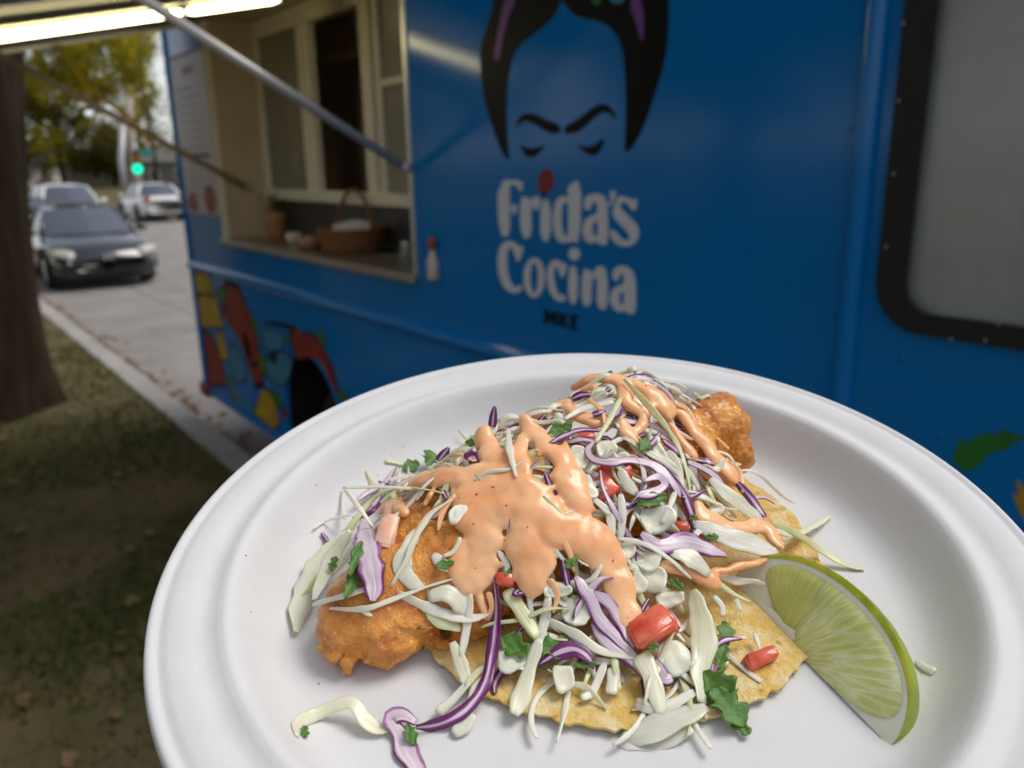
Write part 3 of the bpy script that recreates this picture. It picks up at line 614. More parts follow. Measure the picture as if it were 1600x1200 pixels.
def cbox(c, s, w, h, dd):
    V = [c+s*a*w+np.array([0, 0, b*h])+e_*g*dd for a in (-1, 1) for b in (-1, 1) for g in (0, 1)]
    return V, [(0,1,3,2),(4,6,7,5),(0,4,5,1),(2,3,7,6),(0,2,6,4),(1,5,7,3)]
hs_ = mk('housing', *cbox(c+np.array([0, 0, .45])+e_*.05, sd, .24, .75, .25), mat('signal_yellow', (.32,.16,.02), .5), ts, smooth=False)
def disc(c, r, m, name, parent):
    V = [c]+[c+sd*r*math.cos(a)+np.array([0, 0, r*math.sin(a)]) for a in np.linspace(0, 2*math.pi, 20, endpoint=False)]
    V2 = [v+e_*.05 for v in V]
    return mk(name, V+V2, [(0, i, i % 20+1) for i in range(1, 21)]+[(i, 21+i, 21+i % 20+1, i % 20+1) for i in range(1, 21)], m, parent, smooth=False)
disc(c, .30, mat('green_lens', (.0,.5,.3), .4, emit=(.0,.85,.45), estr=1.3), 'green_lens', hs_)
disc(c+np.array([0, 0, .48]), .17, mat('amber_lens', (.15,.07,.01), .4), 'amber_lens', hs_)
disc(c+np.array([0, 0, .94]), .17, mat('red_lens', (.12,.01,.01), .4), 'red_lens', hs_)
c2 = far(227, 239, d-6); st_ = empty('street_sign', (c2[0], c2[1], c2[2]-.2), 'teal street name sign above the green signal', 'sign')
mk('sign_plate', *cbox(c2, sd, .52, .20, .04), mat('teal_sign', (.04,.24,.19), .5), st_, smooth=False)
MB().tube([c2-sd*.5-np.array([0, 0, .1]), c-sd*.35+np.array([0, 0, 1.2])], .03, 6).build('bracket', M['galv'], st_, True)

# ================================================================== CARS
def car(name, label, loc, s, paint, k=1.0, suv=0.0, rear=False, lights=None, plate=None):
    """s=+1: front faces +x, s=-1: front faces -x; loc = centre of the end towards the camera on the road"""
    root = empty(name, loc, label, 'car', 'cars on the street'); ln = 4.65*k
    off = 0 if s > 0 else ln
    W = lambda p: (loc[0]+(p[0]*s if s > 0 else -(p[0]+ln)), loc[1]+p[1]*(1 if s > 0 else -1), loc[2]+p[2])
    hz = 1+.18*suv
    S = [(0,.60,.34,.48,.53),(-.05,.76,.24,.58,.63),(-.2,.85,.19,.70,.745),(-.5,.885,.17,.775,.83),(-.95,.90,.17,.845,.905),(-1.3,.905,.17,.88,.945),(-2,.905,.17,.91,.95),(-3.4,.905,.17,.93,.97),(-3.9,.895,.18,.94,.99),(-4.35,.86,.22,.92,.97),(-4.58,.80,.28,.86,.91),(-4.65,.66,.34,.78,.83)]
    V = []; n = 13
    for x, hw, zb, zs_, zt in S:
        zb, zs_, zt = zb*hz, zs_*hz, zt*hz; prof = [(hw*.82, zb), (hw*.97, zb+.06), (hw, zb+.2), (hw*1.0, (zb+zs_)/2+.05), (hw*.965, zs_-.03), (hw*.84, zs_+(zt-zs_)*.55), (0, zt)]
        full = prof[:6]+[prof[6]]+[(-a, b_) for a, b_ in prof[:6][::-1]]
        V += [W((x*k, a, b_)) for a, b_ in full]
    F = [(i*n+j, i*n+j+1, (i+1)*n+j+1, (i+1)*n+j) for i in range(len(S)-1) for j in range(n-1)]+[tuple(range(n)), tuple((len(S)-1)*n+j for j in range(n-1, -1, -1))]+[(i*n, (i+1)*n, (i+1)*n+n-1, i*n+n-1) for i in range(len(S)-1)]
    mk('body', V, F, paint, root)
    rz = 1.44+.26*suv; bz = .93*hz; rx = -3.15-.95*suv; re = -3.95-.45*suv
    base = [(-1.08,0,bz+.0),(-1.18,.5,bz),(-1.42,.80,bz-.01),(-2.5,.825,bz+.01),(re+.25,.80,bz+.02),(re,.5,bz+.04),(re-.04,0,bz+.04)]
    roof = [(-1.88,0,rz-.05),(-1.92,.40,rz-.06),(-2.02,.60,rz-.09),(-2.6,.63,rz-.05),(rx,.60,rz-.08),(rx-.06,.40,rz-.05),(rx-.08,0,rz-.04)]
    mir = lambda P: [(a, -b_, c_) for a, b_, c_ in P]
    def quadstrip(i0, i1, name, m, sgn):
        V = []; 
        B, R_ = (base, roof) if sgn > 0 else (mir(base), mir(roof))
        for i in range(i0, i1+1):
            for t_ in np.linspace(0, 1, 6):
                bu = .03*math.sin(math.pi*t_); V.append(W(((B[i][0]*(1-t_)+R_[i][0]*t_)*k, (B[i][1]*(1-t_)+R_[i][1]*t_)*(1+bu), B[i][2]*(1-t_)+R_[i][2]*t_+bu*.5)))
        return V, [(a*6+b_, (a+1)*6+b_, (a+1)*6+b_+1, a*6+b_+1) for a in range(i1-i0) for b_ in range(5)]
    def join(name, m, parts):
        mb = MB()
        for q_ in parts: mb.add(*q_)
        return mb.build(name, m, root, True)
    join('windscreen', M['car_glass'], [quadstrip(0, 2, '', 0, 1), quadstrip(0, 2, '', 0, -1)])
    join('rear_window', M['car_glass'], [quadstrip(4, 6, '', 0, 1), quadstrip(4, 6, '', 0, -1)])
    for sg in (1, -1): join('side_window', M['car_glass'], [quadstrip(2, 4, '', 0, sg)])
    V = []; 
    for a, b_ in zip(roof, mir(roof)):
        for t_ in np.linspace(-1, 1, 9): V.append(W((a[0]*k, a[1]*t_, a[2]+.055*(1-t_*t_)*(1 if a[1] > 0 else 0)+.004)))
    mk('roof', V, [(i*9+j, i*9+j+1, (i+1)*9+j+1, (i+1)*9+j) for i in range(6) for j in range(8)], paint, root)
    for sg in (1, -1):
        for i, rd in ((2, .045), (3, .04), (4, .06)):
            MB().tube([W((base[i][0]*k, base[i][1]*sg, base[i][2])), W(((base[i][0]+roof[i][0])/2*k, (base[i][1]+roof[i][1])/2*sg*1.02, (base[i][2]+roof[i][2])/2+.01)), W((roof[i][0]*k, roof[i][1]*sg, roof[i][2]))], rd, 7).build('pillar', paint, root, True)
        mi = MB().box(-.1, .1, -.1, .1, -.07, .07, b=.05); mk('mirror', [W((-1.55*k+p_[0]*.8, .98*sg+p_[1], .98*hz+p_[2])) for p_ in mi.V], mi.F, paint, root)
        for wx in (-.88, -3.65):
            cxx = W((wx*k, .80*sg, .32)); wh_ = MB().lathe([(0,-.11),(.19,-.11),(.22,-.10),(.30,-.11),(.325,-.08),(.325,.08),(.30,.11),(.22,.10),(.19,.11),(0,.11)], cxx, 24, 'y').build('wheel', M['tyre'], root, True)
            MB().lathe([(0,.13*sg),(.12,.115*sg),(.2,.12*sg),(.205,.10*sg)], cxx, 18, 'y').build('rim', M['alu'], wh_, True)
            ar = [W((wx*k+.40*math.cos(a), .915*sg, .33+.40*math.sin(a))) for a in np.linspace(-.1, math.pi+.1, 14)]; MB().tube(ar, .035, 6).build('wheel_arch', M['rubber'], root, True)
    if not rear:
        for sg in (1, -1):
            hl = MB().lathe([(0,.10),(.10,.09),(.17,.05),(.20,0)], (0, 0, 0), 18, 'x'); mk('headlight', [W((-.105+p_[0]*1.2-abs(p_[1]*.6)*.5-(.10 if p_[1]*sg > 0 else .02), .65*sg+p_[1]*1.25, (.605*hz)+p_[2]*.66+p_[1]*sg*.25)) for p_ in hl.V], hl.F, lights, root)
        g = MB().box(-.05, .03, -.42, .42, .515*hz, .60*hz, b=.02); gr = mk('grille', [W((p_[0]-.06-abs(p_[1])*.10, p_[1], p_[2])) for p_ in g.V], g.F, M['rubber'], root)
        for zz_ in (.545, .572): g = MB().box(-.02, .035, -.40, .40, zz_*hz-.004, zz_*hz+.004); mk('grille_bar', [W((p_[0]-.05-abs(p_[1])*.10, p_[1], p_[2])) for p_ in g.V], g.F, M['alu'], gr, smooth=False)
        bd = MB().box(-.01, .01, -.07, -.045, -.045, .045).box(-.01, .01, .045, .07, -.045, .045).box(-.01, .01, -.045, .045, -.012, .012).box(-.01, .01, -.07, .07, .045, .06)
        mk('badge', [W((p_[0]+.0, p_[1], p_[2]+.565*hz)) for p_ in bd.V], bd.F, M['alu'], gr, smooth=False)
        g = MB().box(-.05, .02, -.55, .55, .27, .38, b=.02); mk('lower_intake', [W((p_[0]-.02-abs(p_[1])*.10, p_[1], p_[2])) for p_ in g.V], g.F, M['rubber'], root)
        g = MB().box(-.03, .03, -.86, .86, .14, .20, b=.02); mk('chin_spoiler', [W((p_[0]-.16-abs(p_[1])*.16, p_[1], p_[2])) for p_ in g.V], g.F, M['rubber'], root)
    else:
        for sg in (1, -1):
            g = MB().box(-.05, .04, -.12, .12, -.13, .13, b=.035); mk('tail_light', [W((-4.60*k-p_[0]+abs(p_[1])*.1, .66*sg+p_[1], .86*hz+p_[2])) for p_ in g.V], g.F, M['tail'], root)
        g = MB().box(-.03, .02, -.26, .26, -.06, .06, b=.01); mk('number_plate', [W((-4.66*k-p_[0], p_[1], .66*hz+p_[2])) for p_ in g.V], g.F, M['house_glass'], root)
        g = MB().box(-.05, .05, -.80, .80, .18, .40, b=.03); mk('rear_bumper', [W((-4.58*k-p_[0], p_[1], p_[2])) for p_ in g.V], g.F, M['rubber'], root)
    return root
M['car_glass'] = mat('car_glass', (.07,.085,.115), .05, spec=1.0)
M['tail'] = mat('tail_lens', (.35,.02,.02), .25)
hl_m = mat('headlight_lens', (.40,.40,.33), .3, (.48,.48,.42), 8, spec=.5)
dkblue = mat('dark_navy_paint', (.012,.013,.022), .18, coat=.8); silver = mat('silver_paint', (.42,.44,.48), .3, metal=.2, coat=.5); wht = mat('white_car_paint', (.70,.70,.69), .3, coat=.4); dk2 = mat('black_blue_paint', (.010,.014,.026), .2, coat=.8)
f0 = on_z(172, 452, 0)
car('sedan', 'dark navy sedan facing the camera, parked at the kerb', (f0[0], f0[1]+.05, .003), 1, dkblue, lights=hl_m)
car('sedan', 'dark car half hidden between the big trunk and the navy sedan', (f0[0]-5.6, f0[1]-.28, .003), 1, dk2, lights=hl_m)
car('suv', 'white roofed car seen just over the navy sedan', (-28.0, on_x(122, 300, -28.0)[1], .003), 1, wht, 1.0, .8, lights=hl_m)
f1 = on_z(262, 347, 0)
car('hatchback', 'white car seen from behind, driving away past the truck', (f1[0], f1[1], .003), -1, wht, .9, .25, rear=True)
# ================================================================== THE PLATE AND ITS FRAME (millimetres: across, away, above the plate floor)
PN = np.array([-0.02545364, 0.88596473, 0.46305358]); PN /= np.linalg.norm(PN); PC = np.array([0.02564125, -0.04615669, -0.24733657])
PU = np.array([1.0, 0, 0]); PU -= PN*(PU@PN); PU /= np.linalg.norm(PU); PV = np.cross(PN, PU)
FLOOR = .018
def pw(p):
    p = np.atleast_2d(np.asarray(p, float)); q = PC+(p[:, :1]*PU+p[:, 1:2]*PV+p[:, 2:3]*PN)/1000-PN*FLOOR
    return CAM+q@CM.T
EYE = np.array([-PC@PU*1000, -PC@PV*1000, -PC@PN*1000+FLOOR*1000])        # camera in plate millimetres
def pdir(px, py):
    d = np.array([(px-800)/FPX, -(py-600)/FPX, -1.0]); return np.array([d@PU, d@PV, d@PN])*1000
def zc(X, Y): return 440+X*.5375, 560+Y*.5375

PROF = [(0,0),(84,0),(90,.3),(94.5,1.3),(98,3.4),(101,6.8),(103.5,10.6),(105.5,14.0),(107.2,16.6),(108.8,17.8),(110.3,17.9),(112,17.2),(114,16.6),(116,16.6),(117.8,17.2),(120,17.8),(123.5,18.0),(125.2,17.8),(126.3,17.3),(127.2,17.35),(128,17.9),(129.2,18.1),(130,17.4),(130.4,16),(130.2,14.2)]
pm = mat('pressed_fibre_plate', (.668,.666,.678), .6, (.642,.640,.652), 60, 3, bump=.05, bscale=1400, spec=.25)
n = 160; under = [(r-.3 if r > 20 else r, z-1.0) for r, z in PROF[:-1]]
ring = PROF+under[::-1]; V = []
for r, z in ring:
    for j in range(n):
        a = 2*math.pi*j/n; V.append((max(r, .02)*math.cos(a), max(r, .02)*math.sin(a), z+.25*noise.noise((2*math.cos(a), 2*math.sin(a), r*.03))*min(1, r/90)))
k = len(ring)
mk('paper_plate', pw(V), [(i*n+j, i*n+(j+1) % n, (i+1)*n+(j+1) % n, (i+1)*n+j) for i in range(k-1) for j in range(n)], pm)
plate = bpy.data.objects['paper_plate']; tag(plate, 'round white paper plate with ridged rim carrying the fish taco', 'plate')

# surface of the food heap over the plate floor
HU = np.array([-90,-82,-65,-50,-35,-19,7,25,40,60,72,82]); HV = np.array([-60,-42,-30,-20,-10,5,20,35,50,62,75,90])
HT = np.array([[0]*12,[0,3,11,14,8,6,6,4,0,0,0,0],[0,9,20,25,25,22,19,10,3,0,0,0],[0,3,12,24,28,31,29,23,12,4,2,0],[2,4,9,18,28,35,37,34,24,10,3,0],[2,5,11,21,30,38,40,39,30,14,3,0],
  [2,5,10,16,22,31,37,41,45,42,16,0],[2,4,7,11,16,24,30,36,43,42,16,0],[0,3,4,8,12,17,22,28,34,33,12,0],[0,0,2,4,7,9,12,18,25,26,8,0],[0,0,0,1,3,4,5,7,10,10,2,0],[0]*12], float)
gu = np.arange(-90, 83, 2.0); gv = np.arange(-60, 91, 2.0)
G = np.array([[np.interp(v, HV, [np.interp(u, HU, HT[:, j]) for j in range(12)]) for v in gv] for u in gu])
for _ in range(3):
    G = (G+np.roll(G, 1, 0)+np.roll(G, -1, 0)+np.roll(G, 1, 1)+np.roll(G, -1, 1))/5
def H(u, v):
    h = 0.0
    if gu[0] < u < gu[-1] and gv[0] < v < gv[-1]:
        a = (u-gu[0])/2; b = (v-gv[0])/2; i, j = int(a), int(b); i = min(i, len(gu)-2); j = min(j, len(gv)-2); a -= i; b -= j
        h = G[i, j]*(1-a)*(1-b)+G[i+1, j]*a*(1-b)+G[i, j+1]*(1-a)*b+G[i+1, j+1]*a*b
    r = math.hypot(u, v)
    if r > 70: h = max(h, float(np.interp(r, [p[0] for p in PROF[:11]], [p[1] for p in PROF[:11]])))
    if math.hypot(u-5, v-10) < 68: h = max(h, 2.2)
    return h
def hit(px, py, off=0.0):
    d = pdir(px, py); z = 75.0; prev = None
    while z > -.2:
        t = (z-EYE[2])/d[2]; p = EYE+d*t
        if z <= H(p[0], p[1])+off: return p
        z -= .5
    return EYE+d*((max(off, .2)-EYE[2])/d[2])
def settle(P, pix):
    """points that slipped past the crest on to the plate behind go back to the depth of their neighbour on the heap"""
    for rng_, st in ((range(1, len(P)), -1), (range(len(P)-2, -1, -1), 1)):
        for i in rng_:
            a, b = P[i], P[i+st]
            if a[1] > b[1]+18 and b[2] > a[2]+12:
                d = pdir(*pix[i]); P[i] = EYE+d*(np.linalg.norm(b-EYE)*1.01/np.linalg.norm(d))
    return P
def path(pts, off=1.5):
    """picture points dropped on to the heap; third value = mm above it, or 'k' to stay at the depth of the point before"""
    out = []
    for p in pts:
        px, py = zc(p[0], p[1]); o = p[2] if len(p) > 2 else off
        if o == 'k' and out:
            d = pdir(px, py); t = np.linalg.norm(out[-1]-EYE)/np.linalg.norm(d); out.append(EYE+d*(t+(p[3] if len(p) > 3 else 0)*.004))
        else: out.append(hit(px, py, o if o != 'k' else off))
    return np.array(settle(out, [zc(p[0], p[1]) for p in pts]))

# ------------------------------------------------------------------ food materials
def uvm(m): return m.node_tree
def shred_mat(name, kind):
    m = bpy.data.materials.new(name); m.use_nodes = True; t = m.node_tree; N = t.nodes; L = t.links; p = N['Principled BSDF']
    tc = N.new('ShaderNodeTexCoord'); sep = N.new('ShaderNodeSeparateXYZ'); L.new(tc.outputs['UV'], sep.inputs[0])
    oi = N.new('ShaderNodeObjectInfo')
    nz = N.new('ShaderNodeTexNoise'); nz.inputs['Scale'].default_value = 1.0; nz.inputs['Detail'].default_value = 4
    mp = N.new('ShaderNodeMapping'); mp.inputs['Scale'].default_value = (5, .9, 1); L.new(tc.outputs['UV'], mp.inputs[0])
    ad = N.new('ShaderNodeVectorMath'); ad.operation = 'ADD'; cb = N.new('ShaderNodeCombineXYZ'); ml = N.new('ShaderNodeMath'); ml.operation = 'MULTIPLY'; ml.inputs[1].default_value = 37
    L.new(oi.outputs['Random'], ml.inputs[0]); L.new(ml.outputs[0], cb.inputs[2]); L.new(mp.outputs[0], ad.inputs[0]); L.new(cb.outputs[0], ad.inputs[1]); L.new(ad.outputs[0], nz.inputs['Vector'])
    # distance from the ribbon's middle line: |(u mod 1) - .5| * 2
    fr_ = N.new('ShaderNodeMath'); fr_.operation = 'FRACT'; L.new(sep.outputs[0], fr_.inputs[0])
    s1 = N.new('ShaderNodeMath'); s1.operation = 'SUBTRACT'; s1.inputs[1].default_value = .5; L.new(fr_.outputs[0], s1.inputs[0])
    ab = N.new('ShaderNodeMath'); ab.operation = 'ABSOLUTE'; L.new(s1.outputs[0], ab.inputs[0])
    m2 = N.new('ShaderNodeMath'); m2.operation = 'MULTIPLY_ADD'; m2.inputs[1].default_value = 2.0; L.new(ab.outputs[0], m2.inputs[0])
    n2 = N.new('ShaderNodeMath'); n2.operation = 'MULTIPLY_ADD'; n2.inputs[1].default_value = .9 if kind == 'P' else .7; n2.inputs[2].default_value = -.45; L.new(nz.outputs['Fac'], n2.inputs[0]); L.new(n2.outputs[0], m2.inputs[2])
    rp = N.new('ShaderNodeValToRGB'); e = rp.color_ramp.elements
    if kind == 'W':
        e[0].position = .15; e[0].color = (.93,.885,.73,1); e[1].position = .98; e[1].color = (.84,.83,.60,1)
        x = rp.color_ramp.elements.new(.6); x.color = (.92,.88,.72,1)
        L.new(m2.outputs[0], rp.inputs[0])
        g = N.new('ShaderNodeMixRGB'); g.blend_type = 'MULTIPLY'; g.inputs[2].default_value = (.97,.99,.86,1)
        r2 = N.new('ShaderNodeMapRange'); r2.inputs[1].default_value = .5; r2.inputs[2].default_value = 1.0; L.new(oi.outputs['Random'], r2.inputs[0])
        L.new(r2.outputs[0], g.inputs[0]); L.new(rp.outputs[0], g.inputs[1]); L.new(g.outputs[0], p.inputs['Base Color'])
    elif kind == 'G':
        e[0].position = .2; e[0].color = (.78,.79,.50,1); e[1].position = .95; e[1].color = (.62,.68,.30,1); L.new(m2.outputs[0], rp.inputs[0]); L.new(rp.outputs[0], p.inputs['Base Color'])
    else:
        e[0].position = .58 if kind == 'P' else .02; e[0].color = (.76,.64,.70,1); e[1].position = .90 if kind == 'P' else .30; e[1].color = (.135,.006,.125,1)
        x = e.new(.72 if kind == 'P' else .12); x.color = (.48,.20,.43,1)
        # the under side is all purple
        gt = N.new('ShaderNodeMath'); gt.operation = 'GREATER_THAN'; gt.inputs[1].default_value = 1.0; L.new(sep.outputs[0], gt.inputs[0])
        ad2 = N.new('ShaderNodeMath'); ad2.operation = 'ADD'; L.new(gt.outputs[0], ad2.inputs[0]); L.new(m2.outputs[0], ad2.inputs[1]); L.new(ad2.outputs[0], rp.inputs[0]); L.new(rp.outputs[0], p.inputs['Base Color'])
    p.inputs['Roughness'].default_value = .34; p.inputs['Specular IOR Level'].default_value = .5
    p.inputs['Subsurface Weight'].default_value = .6 if kind in 'WG' else .15; p.inputs['Subsurface Radius'].default_value = (1, .9, .5); p.inputs['Subsurface Scale'].default_value = .0022
    b = N.new('ShaderNodeBump'); b.inputs['Strength'].default_value = .45; b.inputs['Distance'].default_value = .0006; L.new(nz.outputs['Fac'], b.inputs['Height']); L.new(b.outputs[0], p.inputs['Normal'])
    src = p.inputs['Base Color'].links[0].from_socket
    mv = N.new('ShaderNodeMapping'); mv.inputs['Scale'].default_value = (8, 1.1, 1); L.new(ad.outputs[0], mv.inputs[0]); mv2 = N.new('ShaderNodeTexNoise'); mv2.inputs['Scale'].default_value = .35; mv2.inputs['Detail'].default_value = 3; L.new(mv.outputs[0], mv2.inputs['Vector'])
    rv_ = N.new('ShaderNodeValToRGB'); rv_.color_ramp.elements[0].position = .36; rv_.color_ramp.elements[1].position = .60
    rv_.color_ramp.elements[0].color = (.86,.88,.70,1) if kind in 'WG' else (.62,.50,.62,1); L.new(mv2.outputs['Fac'], rv_.inputs[0])
    mm_ = N.new('ShaderNodeMixRGB'); mm_.blend_type = 'MULTIPLY'; mm_.inputs[0].default_value = .45 if kind in 'WG' else .7; L.new(src, mm_.inputs[1]); L.new(rv_.outputs[0], mm_.inputs[2]); L.new(mm_.outputs[0], p.inputs['Base Color']); src = mm_.outputs[0]
    p.inputs['Coat Weight'].default_value = .25; p.inputs['Coat Roughness'].default_value = .12
    tl = N.new('ShaderNodeBsdfTranslucent'); L.new(src, tl.inputs[0]); tp = N.new('ShaderNodeBsdfTransparent'); tp.inputs[0].default_value = (.98,.98,.92,1)
    m1 = N.new('ShaderNodeMixShader'); m1.inputs[0].default_value = .13 if kind in 'WG' else .06; L.new(p.outputs[0], m1.inputs[1]); L.new(tl.outputs[0], m1.inputs[2])
    m3 = N.new('ShaderNodeMixShader'); m3.inputs[0].default_value = .0; L.new(m1.outputs[0], m3.inputs[1]); L.new(tp.outputs[0], m3.inputs[2]); L.new(m3.outputs[0], N['Material Output'].inputs[0])
    return m
SH = {k: shred_mat(nm, k) for k, nm in (('W', 'white_cabbage'), ('G', 'green_cabbage'), ('P', 'purple_cabbage_lilac'), ('Q', 'purple_cabbage_skin'))}

def mmat(name, c1, c2, sc_, rough, bump=0, bs=None, sss=0, lo=.35, hi=.65, specks=None, spec=.5, dist=.0006, coat=0):
    """food material; sc_ in features per metre"""
    m = mat(name, c1, rough, c2, sc_, 5, lo=lo, hi=hi, sss=sss, ssscale=.003, sssr=(1, .5, .25), spec=spec, coat=coat); t = m.node_tree; N = t.nodes; L = t.links; p = pr(m)
    src = p.inputs['Base Color'].links[0].from_socket; tc = [x for x in N if x.type == 'TEX_COORD'][0]
    if specks:
        v = N.new('ShaderNodeTexNoise'); v.inputs['Scale'].default_value = specks[0]; v.inputs['Detail'].default_value = 1.0; L.new(tc.outputs['Object'], v.inputs['Vector'])
        r = N.new('ShaderNodeValToRGB'); r.color_ramp.elements[0].position = specks[1]; r.color_ramp.elements[1].position = specks[1]+.04; L.new(v.outputs['Fac'], r.inputs[0])
        mx = N.new('ShaderNodeMixRGB'); mx.inputs[2].default_value = (*specks[2], 1); L.new(r.outputs[0], mx.inputs[0]); L.new(src, mx.inputs[1]); L.new(mx.outputs[0], p.inputs['Base Color'])
    if bump:
        nb = N.new('ShaderNodeTexNoise'); nb.inputs['Scale'].default_value = bs; nb.inputs['Detail'].default_value = 6; nb.inputs['Roughness'].default_value = .65; L.new(tc.outputs['Object'], nb.inputs['Vector'])
        b = N.new('ShaderNodeBump'); b.inputs['Strength'].default_value = bump; b.inputs['Distance'].default_value = dist; L.new(nb.outputs['Fac'], b.inputs['Height']); L.new(b.outputs[0], p.inputs['Normal'])
    return m
FM = {}
FM['tort'] = mmat('corn_tortilla', (.80,.53,.14), (.88,.70,.38), 150, .55, 1.0, 520, .1, lo=.44, hi=.60, specks=(200, .71, (.55,.31,.09)), dist=.0014)
FM['fish'] = mmat('fried_batter', (.46,.10,.009), (.92,.42,.075), 120, .26, 1.0, 300, .12, lo=.28, hi=.66, specks=(520, .67, (.86,.50,.17)), dist=.0020, coat=.35)
FM['sauce'] = mmat('pink_orange_sauce', (.86,.40,.175), (.94,.55,.30), 70, .24, .10, 160, .30, specks=(520, .725, (.50,.12,.04)), dist=.0006)
FM['onion'] = mmat('diced_onion', (.86,.80,.63), (.90,.86,.73), 200, .28, .4, 400, .5)
t_ = FM['onion'].node_tree; p_ = pr(FM['onion']); p_.inputs['Transmission Weight'].default_value = .12; p_.inputs['IOR'].default_value = 1.36
FM['tomato'] = mmat('tomato_flesh', (.58,.04,.018), (.80,.20,.11), 110, .16, .4, 300, .35, coat=.4)
FM['cil'] = mmat('cilantro', (.045,.14,.018), (.10,.24,.03), 260, .38, .6, 700, .1)
FM['pale'] = mmat('pale_tomato', (.80,.42,.30), (.84,.55,.42), 120, .25, .3, 300, .4)

SH['S'] = FM['sauce']
# ------------------------------------------------------------------ builders for pieces of food
FOOD = []
def ribbon(kind, pts, w, t=.9, off=1.5, twist=0.0, label=None, group=None, curl=0.0, raw=None, taper=(.7, .7), wavy=.16, face=.45, bow=0.0):
    P = raw if raw is not None else path(pts, off)
    L_ = np.linalg.norm(np.diff(P, axis=0), axis=1).sum(); n = int(max(10, min(60, L_/1.1)))
    C = catmull(P, n); k = 12; sd = len(FOOD)*1.37
    T = np.gradient(C, axis=0); T /= np.linalg.norm(T, axis=1)[:, None]+1e-9
    ws = np.interp(np.linspace(0, 1, n), np.linspace(0, 1, len(w)), w) if hasattr(w, '__len__') else np.full(n, float(w))
    V = []; UV = []; s = 0.0
    for i in range(n):
        c = C[i]; cam_ = EYE-c; cam_ /= np.linalg.norm(cam_); ref = cam_*face+np.array([0, 0, 1])*(1-face)
        a = np.cross(T[i], ref); a /= np.linalg.norm(a)+1e-9; b = np.cross(a, T[i])
        f = i/(n-1); tw = math.radians(twist)*(f-.5)*2+.35*noise.noise((s*.09, sd, 1)); e = min(1, taper[0]+f*9*(1-taper[0]), taper[1]+(1-f)*9*(1-taper[1]))
        ca, sa = math.cos(tw), math.sin(tw); A = a*ca+b*sa; B = b*ca-a*sa
        wi = ws[i]*.5*e*(1+wavy*noise.noise((s*.22, sd, 5))*2); ti = t*.5*min(1, .5+e*.5)
        for j in range(k):
            g = 2*math.pi*j/k; x = math.copysign(abs(math.cos(g))**.8, math.cos(g)); y = math.copysign(abs(math.sin(g))**.6, math.sin(g))
            bend = bow*wi*(x*x-.5)+.18*wi*noise.noise((s*.16, x*1.3, sd+9))
            V.append(c+A*wi*x+B*(ti*y+bend)); ac = (x+1)/2*.96+.02
            UV.append((ac if math.sin(g) >= -.01 else 1+ac, s*.12))
        if i < n-1: s += np.linalg.norm(C[i+1]-C[i])
    F = [(i*k+j, i*k+(j+1) % k, (i+1)*k+(j+1) % k, (i+1)*k+j) for i in range(n-1) for j in range(k)]+[tuple(range(k-1, -1, -1)), tuple((n-1)*k+j for j in range(k))]
    nm = 'cabbage_shred' if kind in 'WGS' else 'purple_cabbage_shred'
    o = mk(nm, pw(V), F, SH[kind], uv=UV); tag(o, label, 'cabbage' if kind in 'WGS' else 'purple cabbage', group); FOOD.append(o); return o
def frame(c, rot, tilt=0.0, face=.4):
    cam_ = EYE-c; cam_ /= np.linalg.norm(cam_); nz_ = cam_*face+np.array([0, 0, 1])*(1-face); nz_ /= np.linalg.norm(nz_)
    x = np.array([1.0, 0, 0]); x -= nz_*(x@nz_); x /= np.linalg.norm(x); y = np.cross(nz_, x); a = math.radians(rot)
    X = x*math.cos(a)+y*math.sin(a); Y = np.cross(nz_, X); tl = math.radians(tilt)
    return X, Y*math.cos(tl)+nz_*math.sin(tl), nz_*math.cos(tl)-Y*math.sin(tl)
def chunk(name, cat, m, X_, Y_, size, rot, off=1.0, tilt=0.0, label=None, group=None, jit=.16, seg=3, bow=.0, raw=None, face=.4, bev=.12):
    c = raw if raw is not None else hit(*zc(X_, Y_), off); ex, ey, ez = frame(c, rot, tilt, face); rg = random.Random(int(X_*7+Y_*13))
    bm = bmesh.new(); bmesh.ops.create_cube(bm, size=1)
    for v in bm.verts: v.co = Vector([a*(1+rg.uniform(-jit, jit)) for a in v.co])
    bmesh.ops.bevel(bm, geom=bm.edges[:], offset=bev, segments=2, affect='EDGES')
    bmesh.ops.subdivide_edges(bm, edges=bm.edges[:], cuts=1, use_grid_fill=True); bmesh.ops.smooth_vert(bm, verts=bm.verts[:], factor=.25, use_axis_x=True, use_axis_y=True, use_axis_z=True)
    bm.verts.index_update(); V = []
    for v in bm.verts:
        q = v.co; nn = .08*noise.noise((q.x*2.5+X_, q.y*2.5, q.z*2.5+Y_)); V.append(c+ex*size[0]*(q.x+nn)+ey*size[1]*(q.y+nn)+ez*(size[2]*(q.z+nn)+bow*size[0]*(q.x*q.x)))
    F = [[v.index for v in f.verts] for f in bm.faces]; bm.free()
    o = mk(name, pw(V), F, m); tag(o, label, cat, group); FOOD.append(o); return o
